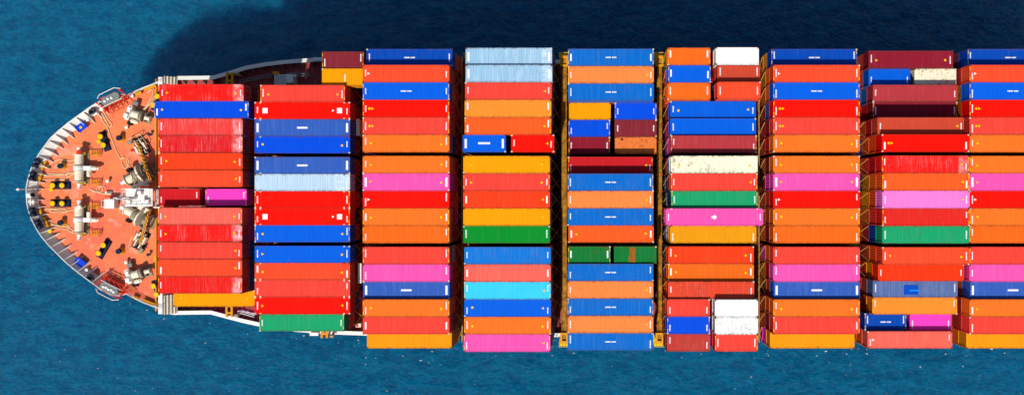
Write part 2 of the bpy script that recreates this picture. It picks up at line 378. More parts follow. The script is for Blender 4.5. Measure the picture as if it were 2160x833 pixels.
BAYS = [
 (1, [f40(2, 336, -1.3, 'redst', 'cm'), f45(3, 325, -1.3, 'royal', 'cm'), f40(4, 334, -1.3, 'coralst'), f40(5, 334, -1.3, 'redst2'), f40(6, 334, -1.3, 'verm', 'cm'),
      f40(7, 334, -1.3, 'tomato', 'ce'), pr(8, (334, -1.85, 'crimson', 'c'), (433, -1.85, 'hot', 'c')), f40(9, 333, -1.3, 'salmon', 'cm'), f40(10, 333, -1.3, 'redst', 'cm'),
      f40(11, 333, -1.3, 'coral', 'ce'), f40(12, 333, -1.3, 'tomato', 'ce'), f40(13, 333, -1.3, 'red2', 'ce'), f40(14, 366, -3, 'amber', 'm')]),
 (2, [pr(0, (679, -1.25, 'maroon', 'c')), pr(1, (679, -1.2, 'amber', 'p')),
      f40(2, 549, -1, 'coral', 'cm'), f45(3, 537, -1, 'red', 'csk'), f45(4, 537, -1, 'steel', 'Cb'), f45(5, 537, -1, 'royal', 'cm'), f45(6, 537, -1, 'steel', 'Cb'),
      f45(7, 537, -1, 'whiteb', 'c'), f45(8, 537, -1, 'red', 'ck'), f45(9, 537, -1, 'red', 'csk'), f45(10, 537, -1, 'azure', 'cm'), f45(11, 537, -1, 'azure', 'cm'),
      f45(12, 537, -1, 'tomato', 'cm'), f45(13, 537, -1, 'coral', 'ck'), f45(14, 537, -1, 'red', 'cmk'), f40(15, 547, -1, 'emer', 'ch')]),
 (3, bayA(765)),
 (4, [f40(0, 982, -.12, 'pale', 'C'), f40(1, 982, 0, 'pale', 'C'), f40(2, 981, 0, 'coral', 'ce'), f40(3, 980, 0, 'light', 'c'), f40(4, 980, 0, 'tang', 'ce'),
      pr(5, (976, 0, 'azure', 'CW'), (1078, 0, 'red', 'cek')), f40(6, 977, 0, 'amber', 'm'), f40(7, 977, 0, 'coral', 'cm'), f40(8, 977, 0, 'verm', 'ce'), f40(9, 977, 0, 'amber', 'e'),
      f40(10, 977, 0, 'green', 'c'), f40(11, 979, 0, 'sky', 'c'), f40(12, 979, 0, 'salmon', 'c'), f40(13, 979, 0, 'cyan', 'ce'), f40(14, 979, 0, 'azure', 'cm'),
      f40(15, 979, 0, 'orange', 'cm'), f40(16, 978, 0, 'pink', 'ce')]),
 (5, [f40(0, 1198, -.4, 'cobalt', 'ct'), f40(1, 1198, -.4, 'apricot', 'ce'), f40(2, 1198, -.4, 'cobalt', 'ct'), pr(3, (1200, -1.3, 'amber', ''), (1297, -1.3, 'royal', 'c')),
      pr(4, (1199, -1.4, 'royal', 'c'), (1297, -1.4, 'maroon', 'c')), pr(5, (1199, -1.5, 'dmaroon', 'c'), (1297, -1.5, 'rustor', 'q')),
      f40(6, 1198, -.9, 'crimson', 'ce'), f40(7, 1197, -.35, 'cobalt', 'ct'), f40(8, 1197, -.35, 'apricot', 'ce'), f40(9, 1197, -.35, 'cobalt', 'ct'), f40(10, 1199, -.7, 'tang', 'cm'),
      pr(11, (1198, -.5, 'dgreen', 'c'), (1295, -.5, 'dgreen', 'r')), f40(12, 1197, -.4, 'cobalt', 'ct'), f40(13, 1197, -.4, 'apricot', 'ce'), f40(14, 1197, -.4, 'cobalt', 'ct'),
      f40(15, 1197, -.4, 'apricot', 'ce'), f40(16, 1197, -.4, 'cobalt', 'ct')]),
 (6, [pr(0, (1408, -.1, 'orange2', 'c'), (1510, 0, 'white', '')), pr(1, (1409, -.1, 'azure', 'c'), (1513, -.15, 'brick', 'c')), pr(2, (1408, -.1, 'orange2', 'c'), (1513, .2, 'tomato', 'c')),
      f40(3, 1414, -.6, 'azure', 'cm'), f40(4, 1414, -.5, 'azure', 'c'), f40(5, 1415, -.4, 'lmaroon', 'c'), f40(6, 1415, .1, 'cream', 'm'), f40(7, 1415, 0, 'coral', 'ce'),
      f40(8, 1416, -.1, 'emer', 'c'), f45(9, 1404, .1, 'pink', 'cf'), f40(10, 1413, -.1, 'mustard', 'c'), f40(11, 1409, -.4, 'verm', 'cm'), f40(12, 1409, -.4, 'orange2', 'cm'),
      f40(13, 1409, -.22, 'brickst', 'c'), pr(14, (1407, -.1, 'coral', 'c'), (1508, .1, 'white', '')), pr(15, (1407, -.1, 'royal', 'c'), (1508, .1, 'white2', '')),
      pr(16, (1407, -.1, 'browned', 'c'), (1508, -.1, 'coral', 'c'))]),
 (7, bayA(1631)),
 (8, [f40(0, 1832, -1, 'dmaroon', 'cm'), pr(1, (1832, -1.3, 'azure', 'c'), (1929, -1.3, 'cream', '')), f40(2, 1841, -.9, 'lmaroon', 'c'), f40(3, 1841, -1, 'dmaroon', 'c'),
      f40(4, 1851, 0, 'brick', 'ce'), f40(5, 1860, .35, 'red', 'cdk'), f40(6, 1860, .35, 'redst', 'ce'), f40(7, 1861, .35, 'tang', 'ce'), f40(8, 1861, .35, 'lpink', 'ce'),
      f40(9, 1861, .35, 'strong', 'c'), f40(10, 1861, .3, 'emer', 'c'), f40(11, 1861, .3, 'tomato', 'cm'), f40(12, 1852, -.3, 'vermrust', 'c'), f40(13, 1841, -.9, 'fsteel', 'cB'),
      f40(14, 1840, -.9, 'light', 'c'), pr(15, (1824, -1.3, 'navy', 'ct'), (1919, -1.3, 'hot', 'c')), f40(16, 1830, -1, 'salmon', 'cw')]),
 (9, bayA(2045)),
]
ORD = ['first', 'second', 'third', 'fourth', 'fifth', 'sixth', 'seventh', 'eighth', 'ninth', 'tenth', 'eleventh', 'twelfth', 'thirteenth', 'fourteenth', 'fifteenth', 'sixteenth', 'seventeenth']
FT = {'t': 'with white lettering', 'b': 'with white bar', 's': 'with two white squares', 'f': 'with white flower mark', 'B': 'with blue patch', 'r': 'with rusty patch', 'W': 'with thick white lettering'}
GRP = {'20': 'short containers on the top of the stacks', '40': 'long containers on the top of the stacks', '45': 'extra long containers on the top of the stacks'}
NAME = {'20': 'short_shipping_container', '40': 'shipping_container', '45': 'long_shipping_container'}
def setmat(o, m):
    o.material_slots[0].link = 'OBJECT'; o.material_slots[0].material = m
def dec(root, mesh, x, y, z, rz=0, sz=1.):
    o = D.objects.new(mesh.name.split('.')[0], mesh); C.objects.link(o); o.parent = root
    o.location = (x, y, z); o.rotation_euler = (0, 0, rz)
    if sz != 1.: o.scale = (1, 1, 1)
    return o
rnd = random.Random(11)
ncont = 0
def container(kind, x, y, z0, h, ck, ft, label, grp, top):
    """x = centre; the stack height is made of boxes of height h"""
    global ncont
    L = KL[kind]; sz = h/H0; m = cmat(ck)
    root = thing(NAME[kind], (x, y, z0), label, 'shipping container', grp)
    s = D.objects.new('shell', SH[L]); C.objects.link(s); s.parent = root; s.scale = (1, 1, sz); setmat(s, m)
    d = D.objects.new('door', DOOR); C.objects.link(d); d.parent = root; d.location = (L/2, 0, 0); d.scale = (1, 1, sz); setmat(d, m)
    ncont += 1
    if not top: return root
    xs = [L/2-.09]+([6.02] if kind == '45' else [])
    rusty = 'k' not in ft
    for X in xs:
        for sx in (-1, 1):
            for sy in (-1, 1):
                c = dec(root, CAST, sx*X, sy*1.138, h)
                if rusty and rnd.random() < .75: setmat(c, M['castrust'])
                elif rusty: setmat(c, M['casting'])
    zt = h-.022*sz
    if 'c' in ft or 'C' in ft:
        me = CODES[6] if 'C' in ft else rnd.choice(CODES[:6]+[CODES[7]])
        yo = rnd.choice((-.35, 0, .35, .1)) if 'C' not in ft else 0
        dec(root, me, -L/2+.42, yo, zt); dec(root, me, L/2-.42, -yo if rnd.random() < .5 else yo, zt)
    if 'h' in ft or ('c' in ft and rnd.random() < .4):
        for sx in (-1, 1): dec(root, HAZ, sx*(L/2-.1), 0, h-.008)
    if 'm' in ft:
        for sx in (-1, 1): dec(root, rnd.choice((DOT, DOT, TRI)), sx*(L/2-1.15), rnd.uniform(-.15, .1), zt, PI if sx > 0 else 0)
    if 'd' in ft: dec(root, DOT, -L/2+.95, 0, zt); dec(root, TRI, -L/2+1.4, 0, zt)
    if 'e' in ft: dec(root, TRI, L/2-1.0, 0, zt, PI)
    if 'w' in ft: dec(root, TRIW, -L/2+.85, 0, zt); 
    if 's' in ft:
        for sx in (-1, 1): dec(root, SQM, sx*(L/2-1.5), 0, zt)
        dec(root, TRIW, L/2-2.4, 0, zt)
    if 'b' in ft: dec(root, BARM, 0, 0, zt)
    if 't' in ft: dec(root, DASH, 0, 0, zt)
    if 'W' in ft: dec(root, WORD, 0, .05, zt)
    if 'f' in ft: dec(root, EMB, 0, 0, zt)
    if 'r' in ft: dec(root, PATCH, -.4, 0, zt)
    if 'q' in ft: dec(root, PATCHD, -2.0, .9, zt)
    if 'B' in ft: dec(root, PATCHB, -.6, 0, zt); dec(root, PATCHC, -.6, 0, zt)
    if 'p' in ft:
        dec(root, CODES[5], .3, -.1, zt); 
    return root

lower = []      # (priority, order, args) for boxes under the top ones
for bay, rows in BAYS:
    for i, (r, cells) in enumerate(rows):
        bases = []
        for ci, (kind, px, lev, ck, ft) in enumerate(cells):
            zt = T0+lev*2.7; L = KL[kind]; x = (px-NX)/sc_(zt)+L/2
            y = row1Y(r) if bay == 1 else rowY(r)
            n = max(1, round((zt-HB)/2.74)); h = (zt-HB)/n
            side = '' if kind != '20' or len(cells) == 1 else ('left ' if ci == 0 else 'right ')
            size = {'20': 'short ', '40': '', '45': 'extra long '}[kind]
            feat = next((FT[q] for q in ft if q in FT), '')
            name = K[ck][4]
            where = f"{ORD[i]} row from top, {ORD[bay-1]} bay from bow"
            a = f"{size}{name} container {feat}".strip()
            if side: a = f"{size}{name} container on the {side.strip()}"
            label = f"{a}, {where}"
            if len(label.split()) > 16: label = f"{size}{name} container {feat.replace('with ','')}, {where}"
            container(kind, x, y, zt-h, h, ck, ft, label, GRP[kind], True)
            for t in range(1, n):
                k2 = '40' if kind == '45' else kind
                prio = t
                if bay in (5,): prio += 3
                if bay == 9: prio += 1
                c2 = rnd.choice(['navy', 'crimson', 'orange2', 'steel', 'dmaroon', 'brick', 'maroon', 'cobalt', 'tang', 'hot', 'dgreen', 'pale', 'orange2', 'coral', 'maroon'])
                if bay in (3, 7, 8, 9) and rnd.random() < .6: c2 = rnd.choice(['orange2', 'tang', 'brick', 'orange', 'crimson', 'mustard'])
                if t == 1 and bay in (3, 7, 9) and r in (7, 12): c2 = 'hot' if r == 7 else 'crimson'
                lower.append((prio, bay, len(lower), (k2, x, y, zt-h*(t+1), h, c2), side, where, t, r))
lower.sort(key=lambda q: (q[0], q[1], q[2]))
stuff = MB(); smats = []; sidx = {}
for prio, bay, _, (k2, x, y, z0, h, c2), side, where, t, r in lower:
    if ncont < 298 and t <= 2:
        w = {1: 'directly beneath the top one', 2: 'two below the top one'}[t]
        s_ = side if t == 1 else side
        if side: w = {1: 'beneath the top one', 2: 'two below top'}[t]
        container(k2, x, y, z0, h, c2, '', f"{side}{K[c2][4].split()[-1]} container {w}, {where}", 'containers one or two tiers below the top', False)
    else:
        if c2 not in sidx: sidx[c2] = len(smats); smats.append(cmat(c2))
        stuff.cur = sidx[c2]; L = KL[k2]
        stuff.box(x-L/2+.02, x+L/2-.02, y-1.17, y+1.17, z0+.02, z0+h-.03)
        for e in (-1, 1):
            for sy in (-1, 1):
                stuff.box(*sorted((x+e*(L/2-.2), x+e*L/2)), *sorted((y+sy*1.0, y+sy*W2)), z0, z0+h-.01)
        if r in (0, 1, 2, 14, 15, 16):
            for sy in (-1, 1):
                corr(stuff, x-L/2+.21, x+L/2-.21, lambda X, d: ((X, y+sy*(1.175+.036*d), z0+.1), (X, y+sy*(1.175+.036*d), z0+h-.12)))
        for yy in (-.8, -.35, .35, .8): stuff.box(x+L/2-.02, x+L/2+.02, y+yy-.03, y+yy+.03, z0+.1, z0+h-.1)
# the stacks further aft, beyond the frame
for b, x in ((10, 74.2),):
    for r in range(17):
        for t in range(7):
            c2 = rnd.choice(['navy', 'crimson', 'orange', 'steel', 'dmaroon', 'tomato', 'green', 'amber', 'azure'])
            if c2 not in sidx: sidx[c2] = len(smats); smats.append(cmat(c2))
            stuff.cur = sidx[c2]; y = rowY(r); z0 = HB+t*2.7
            stuff.box(x-6.07, x+6.07, y-1.215, y+1.215, z0+.02, z0+2.68)
o = stuff.build('stacked_containers', smats)
tag(o, 'lower tiers of mixed coloured containers stacked deep inside the ship beneath the upper ones', 'shipping containers', kind='stuff')

# ------------------------------------------------------------ ship
ZF, ZM = 22.0, 18.5
def PP(lst, z): return [P(a, b, z)[:2] for a, b in lst]
foreT = [(57, 411), (56.5, 396), (60, 379), (67, 356), (76, 337), (88, 318), (108, 291), (126, 275), (144, 260), (162, 247), (180, 234), (196, 223), (212, 214), (236, 199), (252, 198), (266, 201), (282, 193), (299, 185), (318, 178), (336, 170)]
foreB = [(57, 411), (58, 430), (62, 446), (68, 463), (78, 482), (88, 498), (103, 516), (119, 532), (138, 551), (158, 568), (180, 585), (202, 601), (216, 612), (230, 621), (248, 624), (265, 620), (282, 630), (299, 638), (317, 645), (336, 652)]
mainT = [(336, 164), (372, 161), (410, 160.5), (449, 160), (478, 152), (517, 139.6), (559, 132), (601, 127), (640, 124), (678, 122)]
mainB = [(336, 659), (367, 663.5), (405, 663), (444, 662.5), (476, 671), (510, 680), (547, 688), (585, 694), (622, 699), (684, 704), (767, 707)]
fT, fB = PP(foreT, 23.3), PP(foreB, 23.3)
mT, mB = PP(mainT, 20.2), PP(mainB, 20.2)
XE = 84.0
mT += [(-36., 22.55), (0., 22.6), (XE, 22.6)]; mB += [(-20., -22.2), (XE, -22.2)]
ship = thing('container_ship', (0, 0, 0), 'huge container ship with orange foredeck and pale bulwarks carrying all the containers', 'ship')
def inset(line, d, side):
    """offset a polyline inboard"""
    out = []; n = len(line)
    for i, p in enumerate(line):
        a = Vector(line[max(i-1, 0)]); b = Vector(line[min(i+1, n-1)]); t = (b-a).normalized()
        nn = Vector((t.y, -t.x))*side; out.append((p[0]+nn.x*d, p[1]+nn.y*d))
    return out
# hull sides: loft from deck edge to the waterline and below
def hullside(line, zt, side, m):
    cols = []
    for (x, y) in line:
        k = max(0., min(1., (x+50)/-40.))        # 1 at the tip
        row = []
        for f in (0, .25, .55, 1., 1.18):
            z = zt*(1-f); sh = k*16*min(1, f)**.8; yy = y*(1-(.10+.42*k)*min(1, f)**.9)
            row.append((x+sh, yy, z))
        cols.append(row)
    vs = [p for c in cols for p in c]; n = 5; fs = []
    for i in range(len(cols)-1):
        for j in range(n-1):
            q = (i*n+j, i*n+j+1, (i+1)*n+j+1, (i+1)*n+j); fs.append(q if side < 0 else q[::-1])
    m.add(vs, fs)
hm = MB()
hullside(fT, ZF, 1, hm); hullside(fB, ZF, -1, hm)
hullside([fT[-1]]+mT, ZM, 1, hm); hullside([fB[-1]]+mB, ZM, -1, hm)
hm.box(XE-.3, XE, -22, 22.4, -3, ZM-.01)
hm.build('hull', M['hull'], ship)
# decks
fd = MB(); poly = fT+fB[::-1][:-1]; fd.prism(poly[::-1], ZM+.1, ZF); 
fd.build('foredeck', M['fdeck'], ship)
md = MB(); poly = [fT[-1]]+mT+mB[::-1]+[fB[-1]]
md.prism(poly[::-1], ZM-.4, ZM); md.build('main_deck', M['mdeck'], ship)
for bay, rows in BAYS+[(10, None)]:
    if rows is None: x0, x1, y0, y1 = 68., 80.4, -21.3, 21.3
    else:
        xs = [((c[1]-NX)/sc_(T0+c[2]*2.7), (c[1]-NX)/sc_(T0+c[2]*2.7)+KL[c[0]]) for r in rows for c in r[1] if c[0] != '45' and not (bay == 2 and r[0] < 2)]
        x0 = min(a for a, b in xs)-.1; x1 = max(b for a, b in xs)+.1
        ys = [(row1Y(r[0]) if bay == 1 else rowY(r[0])) for r in rows if not (bay == 2 and r[0] < 2)]
        y0, y1 = min(ys)-1.25, max(ys)+1.25
    q = MB(); q.box(x0, x1, y0, y1, ZM+.004, HB)
    for k in range(1, 4):
        yy = y0+(y1-y0)*k/4; q.box(x0-.15, x0, yy-.4, yy+.4, ZM+.004, HB-.1)
    q.build('hatch_cover', M['hatch'], ship)
q = MB(); q.box(-38.9, -32.7, 16.3, 21.4, ZM+.004, HB); q.build('hatch_cover', M['hatch'], ship)

# forecastle bulwark: flared plate with brackets
def ribbon(m, outer, inner, zo, zi, th=.06):
    n = len(outer); vs = []
    for (a, b) in zip(outer, inner):
        vs += [(a[0], a[1], zo), (b[0], b[1], zi), (b[0], b[1], zi-th), (a[0], a[1], zo-th)]
    fs = []
    for i in range(n-1):
        for k in range(4):
            fs.append((4*i+k, 4*(i+1)+k, 4*(i+1)+(k+1) % 4, 4*i+(k+1) % 4))
    fs += [(0, 1, 2, 3), tuple(4*(n-1)+k for k in (3, 2, 1, 0))]
    m.add(vs, fs)
nb = 13
for line, side in ((fT, 1), (fB, -1)):
    sgn = 1 if side > 0 else -1
    q = MB(); L_ = line[:nb]; ribbon(q, inset(L_, -.05, sgn), inset(L_, .95, sgn), 23.35, ZF+.01, .08)
    q.tube([(a[0], a[1], 23.42) for a in L_], .09, 8)
    q.build('bulwark', M['bulwark'], ship)
    # brackets at even distance
    pts = L_; acc = 0; nxt = .9
    for i in range(len(pts)-1):
        a = Vector(pts[i]); b = Vector(pts[i+1]); l = (b-a).length
        while acc+l > nxt:
            p = a+(b-a)*((nxt-acc)/l); t = (b-a).normalized(); nn = Vector((t.y, -t.x))*sgn
            e = p+nn*1.95
            q = MB(); w = t*.035
            vs = []
            for s_ in (-1, 1):
                vs += [(p.x+w.x*s_, p.y+w.y*s_, 23.36), (p.x+nn.x*.25+w.x*s_, p.y+nn.y*.25+w.y*s_, 23.36), (e.x+w.x*s_, e.y+w.y*s_, ZF+.22), (e.x+w.x*s_, e.y+w.y*s_, ZF+.005), (p.x+nn.x*.9+w.x*s_, p.y+nn.y*.9+w.y*s_, ZF+.005)]
            q.add(vs, [(0, 1, 2, 3, 4), (9, 8, 7, 6, 5)]+[(i_, i_+5, (i_+1) % 5+5, (i_+1) % 5) for i_ in range(5)])
            q.build('bulwark_bracket', M['white'], ship)
            nxt += 1.42
        acc += l
    # rail aft of the bulwark
    q = MB(); R = line[nb-1:]
    for zz in (23.1, 22.75, 22.4): q.tube([(a[0], a[1], zz) for a in R], .045, 6)
    acc = 0; nxt = 0
    for i in range(len(R)-1):
        a = Vector(R[i]); b = Vector(R[i+1]); l = (b-a).length
        while acc+l > nxt:
            p = a+(b-a)*((nxt-acc)/l); q.cyl((p.x, p.y, ZF), (p.x, p.y, 23.1), .04, n=6); nxt += 1.3
        acc += l
    q.build('deck_rail', M['white'], ship)
    # toe plate
# main deck bulwark with flat cap and brackets
for line, side in ((mT, 1), (mB, -1)):
    sgn = 1 if side > 0 else -1
    q = MB(); IN = inset(line, .62, sgn)
    n = len(line)
    for i in range(n-1):
        a, b, c, d = line[i], line[i+1], IN[i+1], IN[i]
        q.add([(a[0], a[1], 20.2), (b[0], b[1], 20.2), (c[0], c[1], 20.2), (d[0], d[1], 20.2), (a[0], a[1], 20.08), (b[0], b[1], 20.08), (c[0], c[1], 20.08), (d[0], d[1], 20.08)],
              [(0, 1, 2, 3), (7, 6, 5, 4), (0, 4, 5, 1), (3, 2, 6, 7)])
        a2, b2 = Vector(line[i]), Vector(line[i+1])
        q.add([(a2.x, a2.y, ZM-.05), (b2.x, b2.y, ZM-.05), (b2.x, b2.y, 20.08), (a2.x, a2.y, 20.08)], [(0, 1, 2, 3)])
    q.build('bulwark', M['white'] if side < 0 else M['bulwark'], ship)
    acc = 0; nxt = 2.
    for i in range(n-1):
        a = Vector(line[i]); b = Vector(line[i+1]); l = (b-a).length; t = (b-a).normalized(); nn = Vector((t.y, -t.x))*sgn
        while acc+l > nxt and nxt < 40:
            p = a+t*(nxt-acc); e = p+nn*1.35; q = MB(); w = t*.03; vs = []
            for s_ in (-1, 1):
                vs += [(p.x+nn.x*.05+w.x*s_, p.y+nn.y*.05+w.y*s_, 20.07), (p.x+nn.x*.7+w.x*s_, p.y+nn.y*.7+w.y*s_, 20.07), (e.x+w.x*s_, e.y+w.y*s_, ZM+.01), (p.x+nn.x*.05+w.x*s_, p.y+nn.y*.05+w.y*s_, ZM+.01)]
            q.add(vs, [(0, 1, 2, 3), (7, 6, 5, 4)]+[(k, k+4, (k+1) % 4+4, (k+1) % 4) for k in range(4)])
            q.build('bulwark_bracket', M['grey'], ship); nxt += 1.62
        acc += l
# breakwater wings: white end posts with ribbed sloping plates
for (yo, yi, s_) in ((163, 181, 1), (662, 616, -1)):
    q = MB()
    a = P(338, yo, 22.4); b = P(338, yi, 22.4)
    y0, y1 = sorted((a[1], b[1])); q.box(a[0]-.33, a[0]+.33, y0, y1, ZM, 22.4)
    q.build('breakwater', M['white'], ship)
    q = MB()
    X0, X1 = a[0]+.34, a[0]+.5
    yA, yB = (P(0, 164, 20.2)[1], P(0, 180, 20.2)[1]) if s_ > 0 else (P(0, 620, 20.2)[1], P(0, 660, 20.2)[1])
    q.add([(X0, yA, 22.0), (X1+1.2, yA, 20.3), (X1+1.2, yB, 20.3), (X0, yB, 22.0), (X0, yA, 21.9), (X1+1.2, yA, 20.2), (X1+1.2, yB, 20.2), (X0, yB, 21.9)],
          [(0, 3, 2, 1), (4, 5, 6, 7), (0, 1, 5, 4), (1, 2, 6, 5), (2, 3, 7, 6), (3, 0, 4, 7)])
    for k in range(4):
        x = X0+.12+k*.34; z = 22.0-(x-X0)*1.7/(X1+1.2-X0); q.box(x-.06, x+.06, min(yA, yB), max(yA, yB), z-.1, z+.22)
    q.build('breakwater_plate', M['winch'], ship)
q = MB(); yy0, yy1 = P(0, 655, ZF)[1], P(0, 168, ZF)[1]
q.box(-68.95, -68.75, yy0, yy1, ZM, ZF+.3); q.build('breakwater_wall', M['amber'], ship)
# yellow painted outlines on the foredeck
for (a, b, c, d) in ((327, 331, 256, 282), (325, 330, 540, 564)):
    q = MB(); p0 = P(a, d, ZF); p1 = P(b, c, ZF)
    q.box(p0[0], p0[0]+.1, p0[1], p1[1], ZF+.004, ZF+.008)
    q.box(p0[0]+.1, p1[0], p0[1], p0[1]+.1, ZF+.004, ZF+.008); q.box(p0[0]+.1, p1[0], p1[1]-.1, p1[1], ZF+.004, ZF+.008)
    q.build('deck_marking', M['yellow'], ship)
# walkway and pipes along the passage beside the stacks
for (x0, x1, y0, y1) in ((505, 572, 170, 157), (610, 652, 155, 156)):
    q = MB()
    for dy in (0, 5):
        a = P(x0, y0+dy, 19.6); b = P(x1, y1+dy, 19.6); q.cyl(a, b, .09, n=6)
    for k in range(5):
        f = k/4; a = P(x0+(x1-x0)*f, y0+(y1-y0)*f, 19.6); b = P(x0+(x1-x0)*f, y0+(y1-y0)*f+5, 19.6)
        q.cyl(a, b, .06, n=6); q.cyl(a, (a[0], a[1], ZM), .06, n=6)
    q.build('deck_pipe', M['grey'], ship)
q = MB(); a = P(502, 655, 20.9); b = P(536, 664, 20.9)
for zz in (20.9, 20.4, 19.9): q.cyl((a[0], a[1], zz), (b[0], b[1], zz), .06, n=6)
a2 = P(502, 659, 20.9); q.cyl(a2, P(536, 668, 20.9), .06, n=6); q.cyl(a, a2, .06, n=6)
for k in range(4):
    f = k/3; x = a[0]+(b[0]-a[0])*f; y = a[1]+(b[1]-a[1])*f; q.cyl((x, y, ZM), (x, y, 20.9), .06, n=6)
q.build('walkway_rail', M['white'], ship)

# ------------------------------------------------------------ lashing bridges
def bridge(x, y0, y1, zt, label, rodsL, rodsR, w=1.3):
    t = thing('lashing_bridge', (x, (y0+y1)/2, ZM), label, 'lashing bridge', 'lashing bridges between the container bays')
    q = MB(); q.box(x-w/2, x+w/2, y0, y1, zt-.15, zt)
    q.build('walkway', M['bridge'], t)
    q = MB(); q.box(x-w/2, x+w/2, y0, y1, zt-2.9, zt-2.75); q.build('walkway', M['bridge'], t)
    for sx in (-1, 1):
        q = MB()
        for zz in (zt+.55, zt+1.1): q.bar((x+sx*w/2, y0, zz), (x+sx*w/2, y1, zz), .06)
        k = y0
        while k <= y1: q.bar((x+sx*w/2, k, zt), (x+sx*w/2, k, zt+1.1), .06); k += PITCH/2
        q.build('handrail', M['rod'], t)
    k = 0
    yy = y0+.15
    while yy < y1:
        q = MB(); q.box(x-w/2, x-w/2+.3, yy-.12, yy+.12, ZM, zt-.15); q.box(x+w/2-.3, x+w/2, yy-.12, yy+.12, ZM, zt-.15)
        q.bar((x-w/2+.1, yy, ZM+.5), (x+w/2-.1, yy, zt-3), .12)
        q.build('bridge_post', M['bridge'], t); yy += (y1-y0-.3)/8
    for sx, rods in ((-1, rodsL), (1, rodsR)):
        if not rods: continue
        for r, xe, ze in rods:
            y = rowY(r)
            q = MB()
            q.cyl((x+sx*(w/2-.02), y-.95, zt+.15), (xe, y+1.05, ze), .045, n=5)
            q.build('lashing_rod', M['rod'], t)
            q = MB(); q.cyl((x+sx*(w/2-.02), y+.95, zt+.15), (xe, y-1.05, ze), .045, n=5)
            q.build('lashing_rod', M['rod'], t)
def ends(bay):
    rows = dict(BAYS)[bay]; xs = {}
    for r, cells in rows:
        c = cells[0]; zt = T0+c[2]*2.7; a = (c[1]-NX)/sc_(zt)
        c2 = cells[-1]; z2 = T0+c2[2]*2.7; b = (c2[1]-NX)/sc_(z2)+KL[c2[0]]
        if c2[0] == '45': b -= .76; a += .76
        xs[r] = (a, b, zt, (zt-HB)/max(1, round((zt-HB)/2.74)))
    return xs
EN = {b: ends(b) for b in range(1, 10)}
for g in range(1, 9):
    L_, R_ = EN[g], EN[g+1]
    rr = [r for r in L_ if r in R_ and not (g+1 == 2 and r < 2) and not (g == 2 and r < 2)]
    a = max(L_[r][1] for r in rr); b = min(R_[r][0] for r in rr)
    x = (a+b)/2; w = max(.7, min(1.2, b-a-.7))
    ys = [rowY(r) for r in rr]; y0, y1 = min(ys)-1.3, max(ys)+1.3
    zt = 29.0 if g > 2 else 26.5
    rodsL = [(r, L_[r][1]+.06, L_[r][2]-L_[r][3]*(2 if zt > 27 else 2)+.05) for r in rr if (g <= 4)]
    rodsR = [(r, R_[r][0]-.06, R_[r][2]-R_[r][3]*2+.05) for r in rr if g >= 4]
    side = f"between {ORD[g-1]} and {ORD[g]} bays from bow"
    if g in (4, 5):
        lab = f"rusty yellow lashing girder running across the ship {side}"
        xg = {4: -3.52, 5: 10.66}[g]; zg = 31.0; t = thing('lashing_girder', (xg, 0, ZM), lab, 'girder', 'yellow girders between the bays')
        q = MB(); q.box(xg-.32, xg+.32, -21.3, 21.3, zg-.35, zg)
        for s_ in (-1, 1): q.box(*sorted((xg+s_*.32, xg+s_*.38)), -21.3, 21.3, zg-.5, zg+.12)
        q.build('beam', M['girder'], t)
        for k in range(9):
            yy = -21+k*5.25; q = MB(); q.box(xg-.3, xg+.3, yy-.2, yy+.2, ZM, zg-.51); q.build('post', M['girder'], t)
        q = MB()
        for k in range(18):
            yy = -21.2+k*2.49; q.box(xg-.52, xg-.385, yy-.08, yy+.08, zg-.3, zg+.05); q.box(xg+.385, xg+.52, yy-.08, yy+.08, zg-.3, zg+.05)
        q.build('lug', M['red'], t)
        for s_ in (1, -1):
            yb = s_*21.36; q = MB()
            q.box(xg-.6, xg-.3, *sorted((yb-s_*1.6, yb)), zg+.13, zg+.3); q.box(xg+.3, xg+.6, *sorted((yb-s_*1.6, yb)), zg+.13, zg+.3)
            q.box(xg-.3, xg+.3, *sorted((yb-s_*.4, yb)), zg+.13, zg+.3); q.box(xg-.3, xg+.3, *sorted((yb-s_*1.6, yb-s_*1.3)), zg+.13, zg+.3)
            q.build('end_frame', M['amber'], t)
            for dz in (0, -2.5, -5):
                q = MB()
                q.box(xg-.8, xg+.6, *sorted((yb-s_*.1, yb+s_*.55)), zg-1+dz, zg-.9+dz)
                for k in range(4): q.bar((xg-.8+k*.46, yb+s_*.5, zg-1+dz), (xg-.8+k*.46, yb+s_*.5, zg+dz), .06)
                q.bar((xg-.8, yb+s_*.5, zg+dz), (xg+.6, yb+s_*.5, zg+dz), .07)
                q.build('access_platform', M['yellow'], t)
        q = MB()
        for r, xe, ze, s_ in [(r, L_[r][1]+.04, L_[r][2]-L_[r][3]*1+.05, -1) for r in rr]+[(r, R_[r][0]-.04, R_[r][2]-R_[r][3]*1+.05, 1) for r in rr]:
            if (g == 4 and s_ > 0) or (g == 5 and s_ < 0): continue
            y = rowY(r)
            for u in (-1, 1):
                q = MB(); q.cyl((xg+s_*.55, y-u*.95, zg-3.5), (xe, y+u*1.0, ze), .04, n=5); q.build('lashing_rod', M['rod'], t)
    else:
        bridge(x, y0, y1, zt, f"dark brown lashing bridge with diagonal rods {side}", rodsL, rodsR, w)
        # yellow end platforms
        if g > 2:
            for s_, yb in ((1, y1), (-1, y0)):
                t = thing('end_platform', (x, yb, zt-1), f"yellow platform at the {'top' if s_ > 0 else 'bottom'} end {side}", 'platform', 'yellow end platforms beside the lashing bridges')
                q = MB(); q.box(x-w/2, x+w/2, *sorted((yb+.05*s_, yb+s_*.7)), zt-1.1, zt-1); q.build('floor', M['amber'], t)
                q = MB()
                for k in range(4): q.bar((x-w/2+k*w/3, yb+s_*.66, zt-1), (x-w/2+k*w/3, yb+s_*.66, zt), .06)
                q.bar((x-w/2, yb+s_*.66, zt), (x+w/2, yb+s_*.66, zt), .07); q.build('rail', M['yellow'], t)
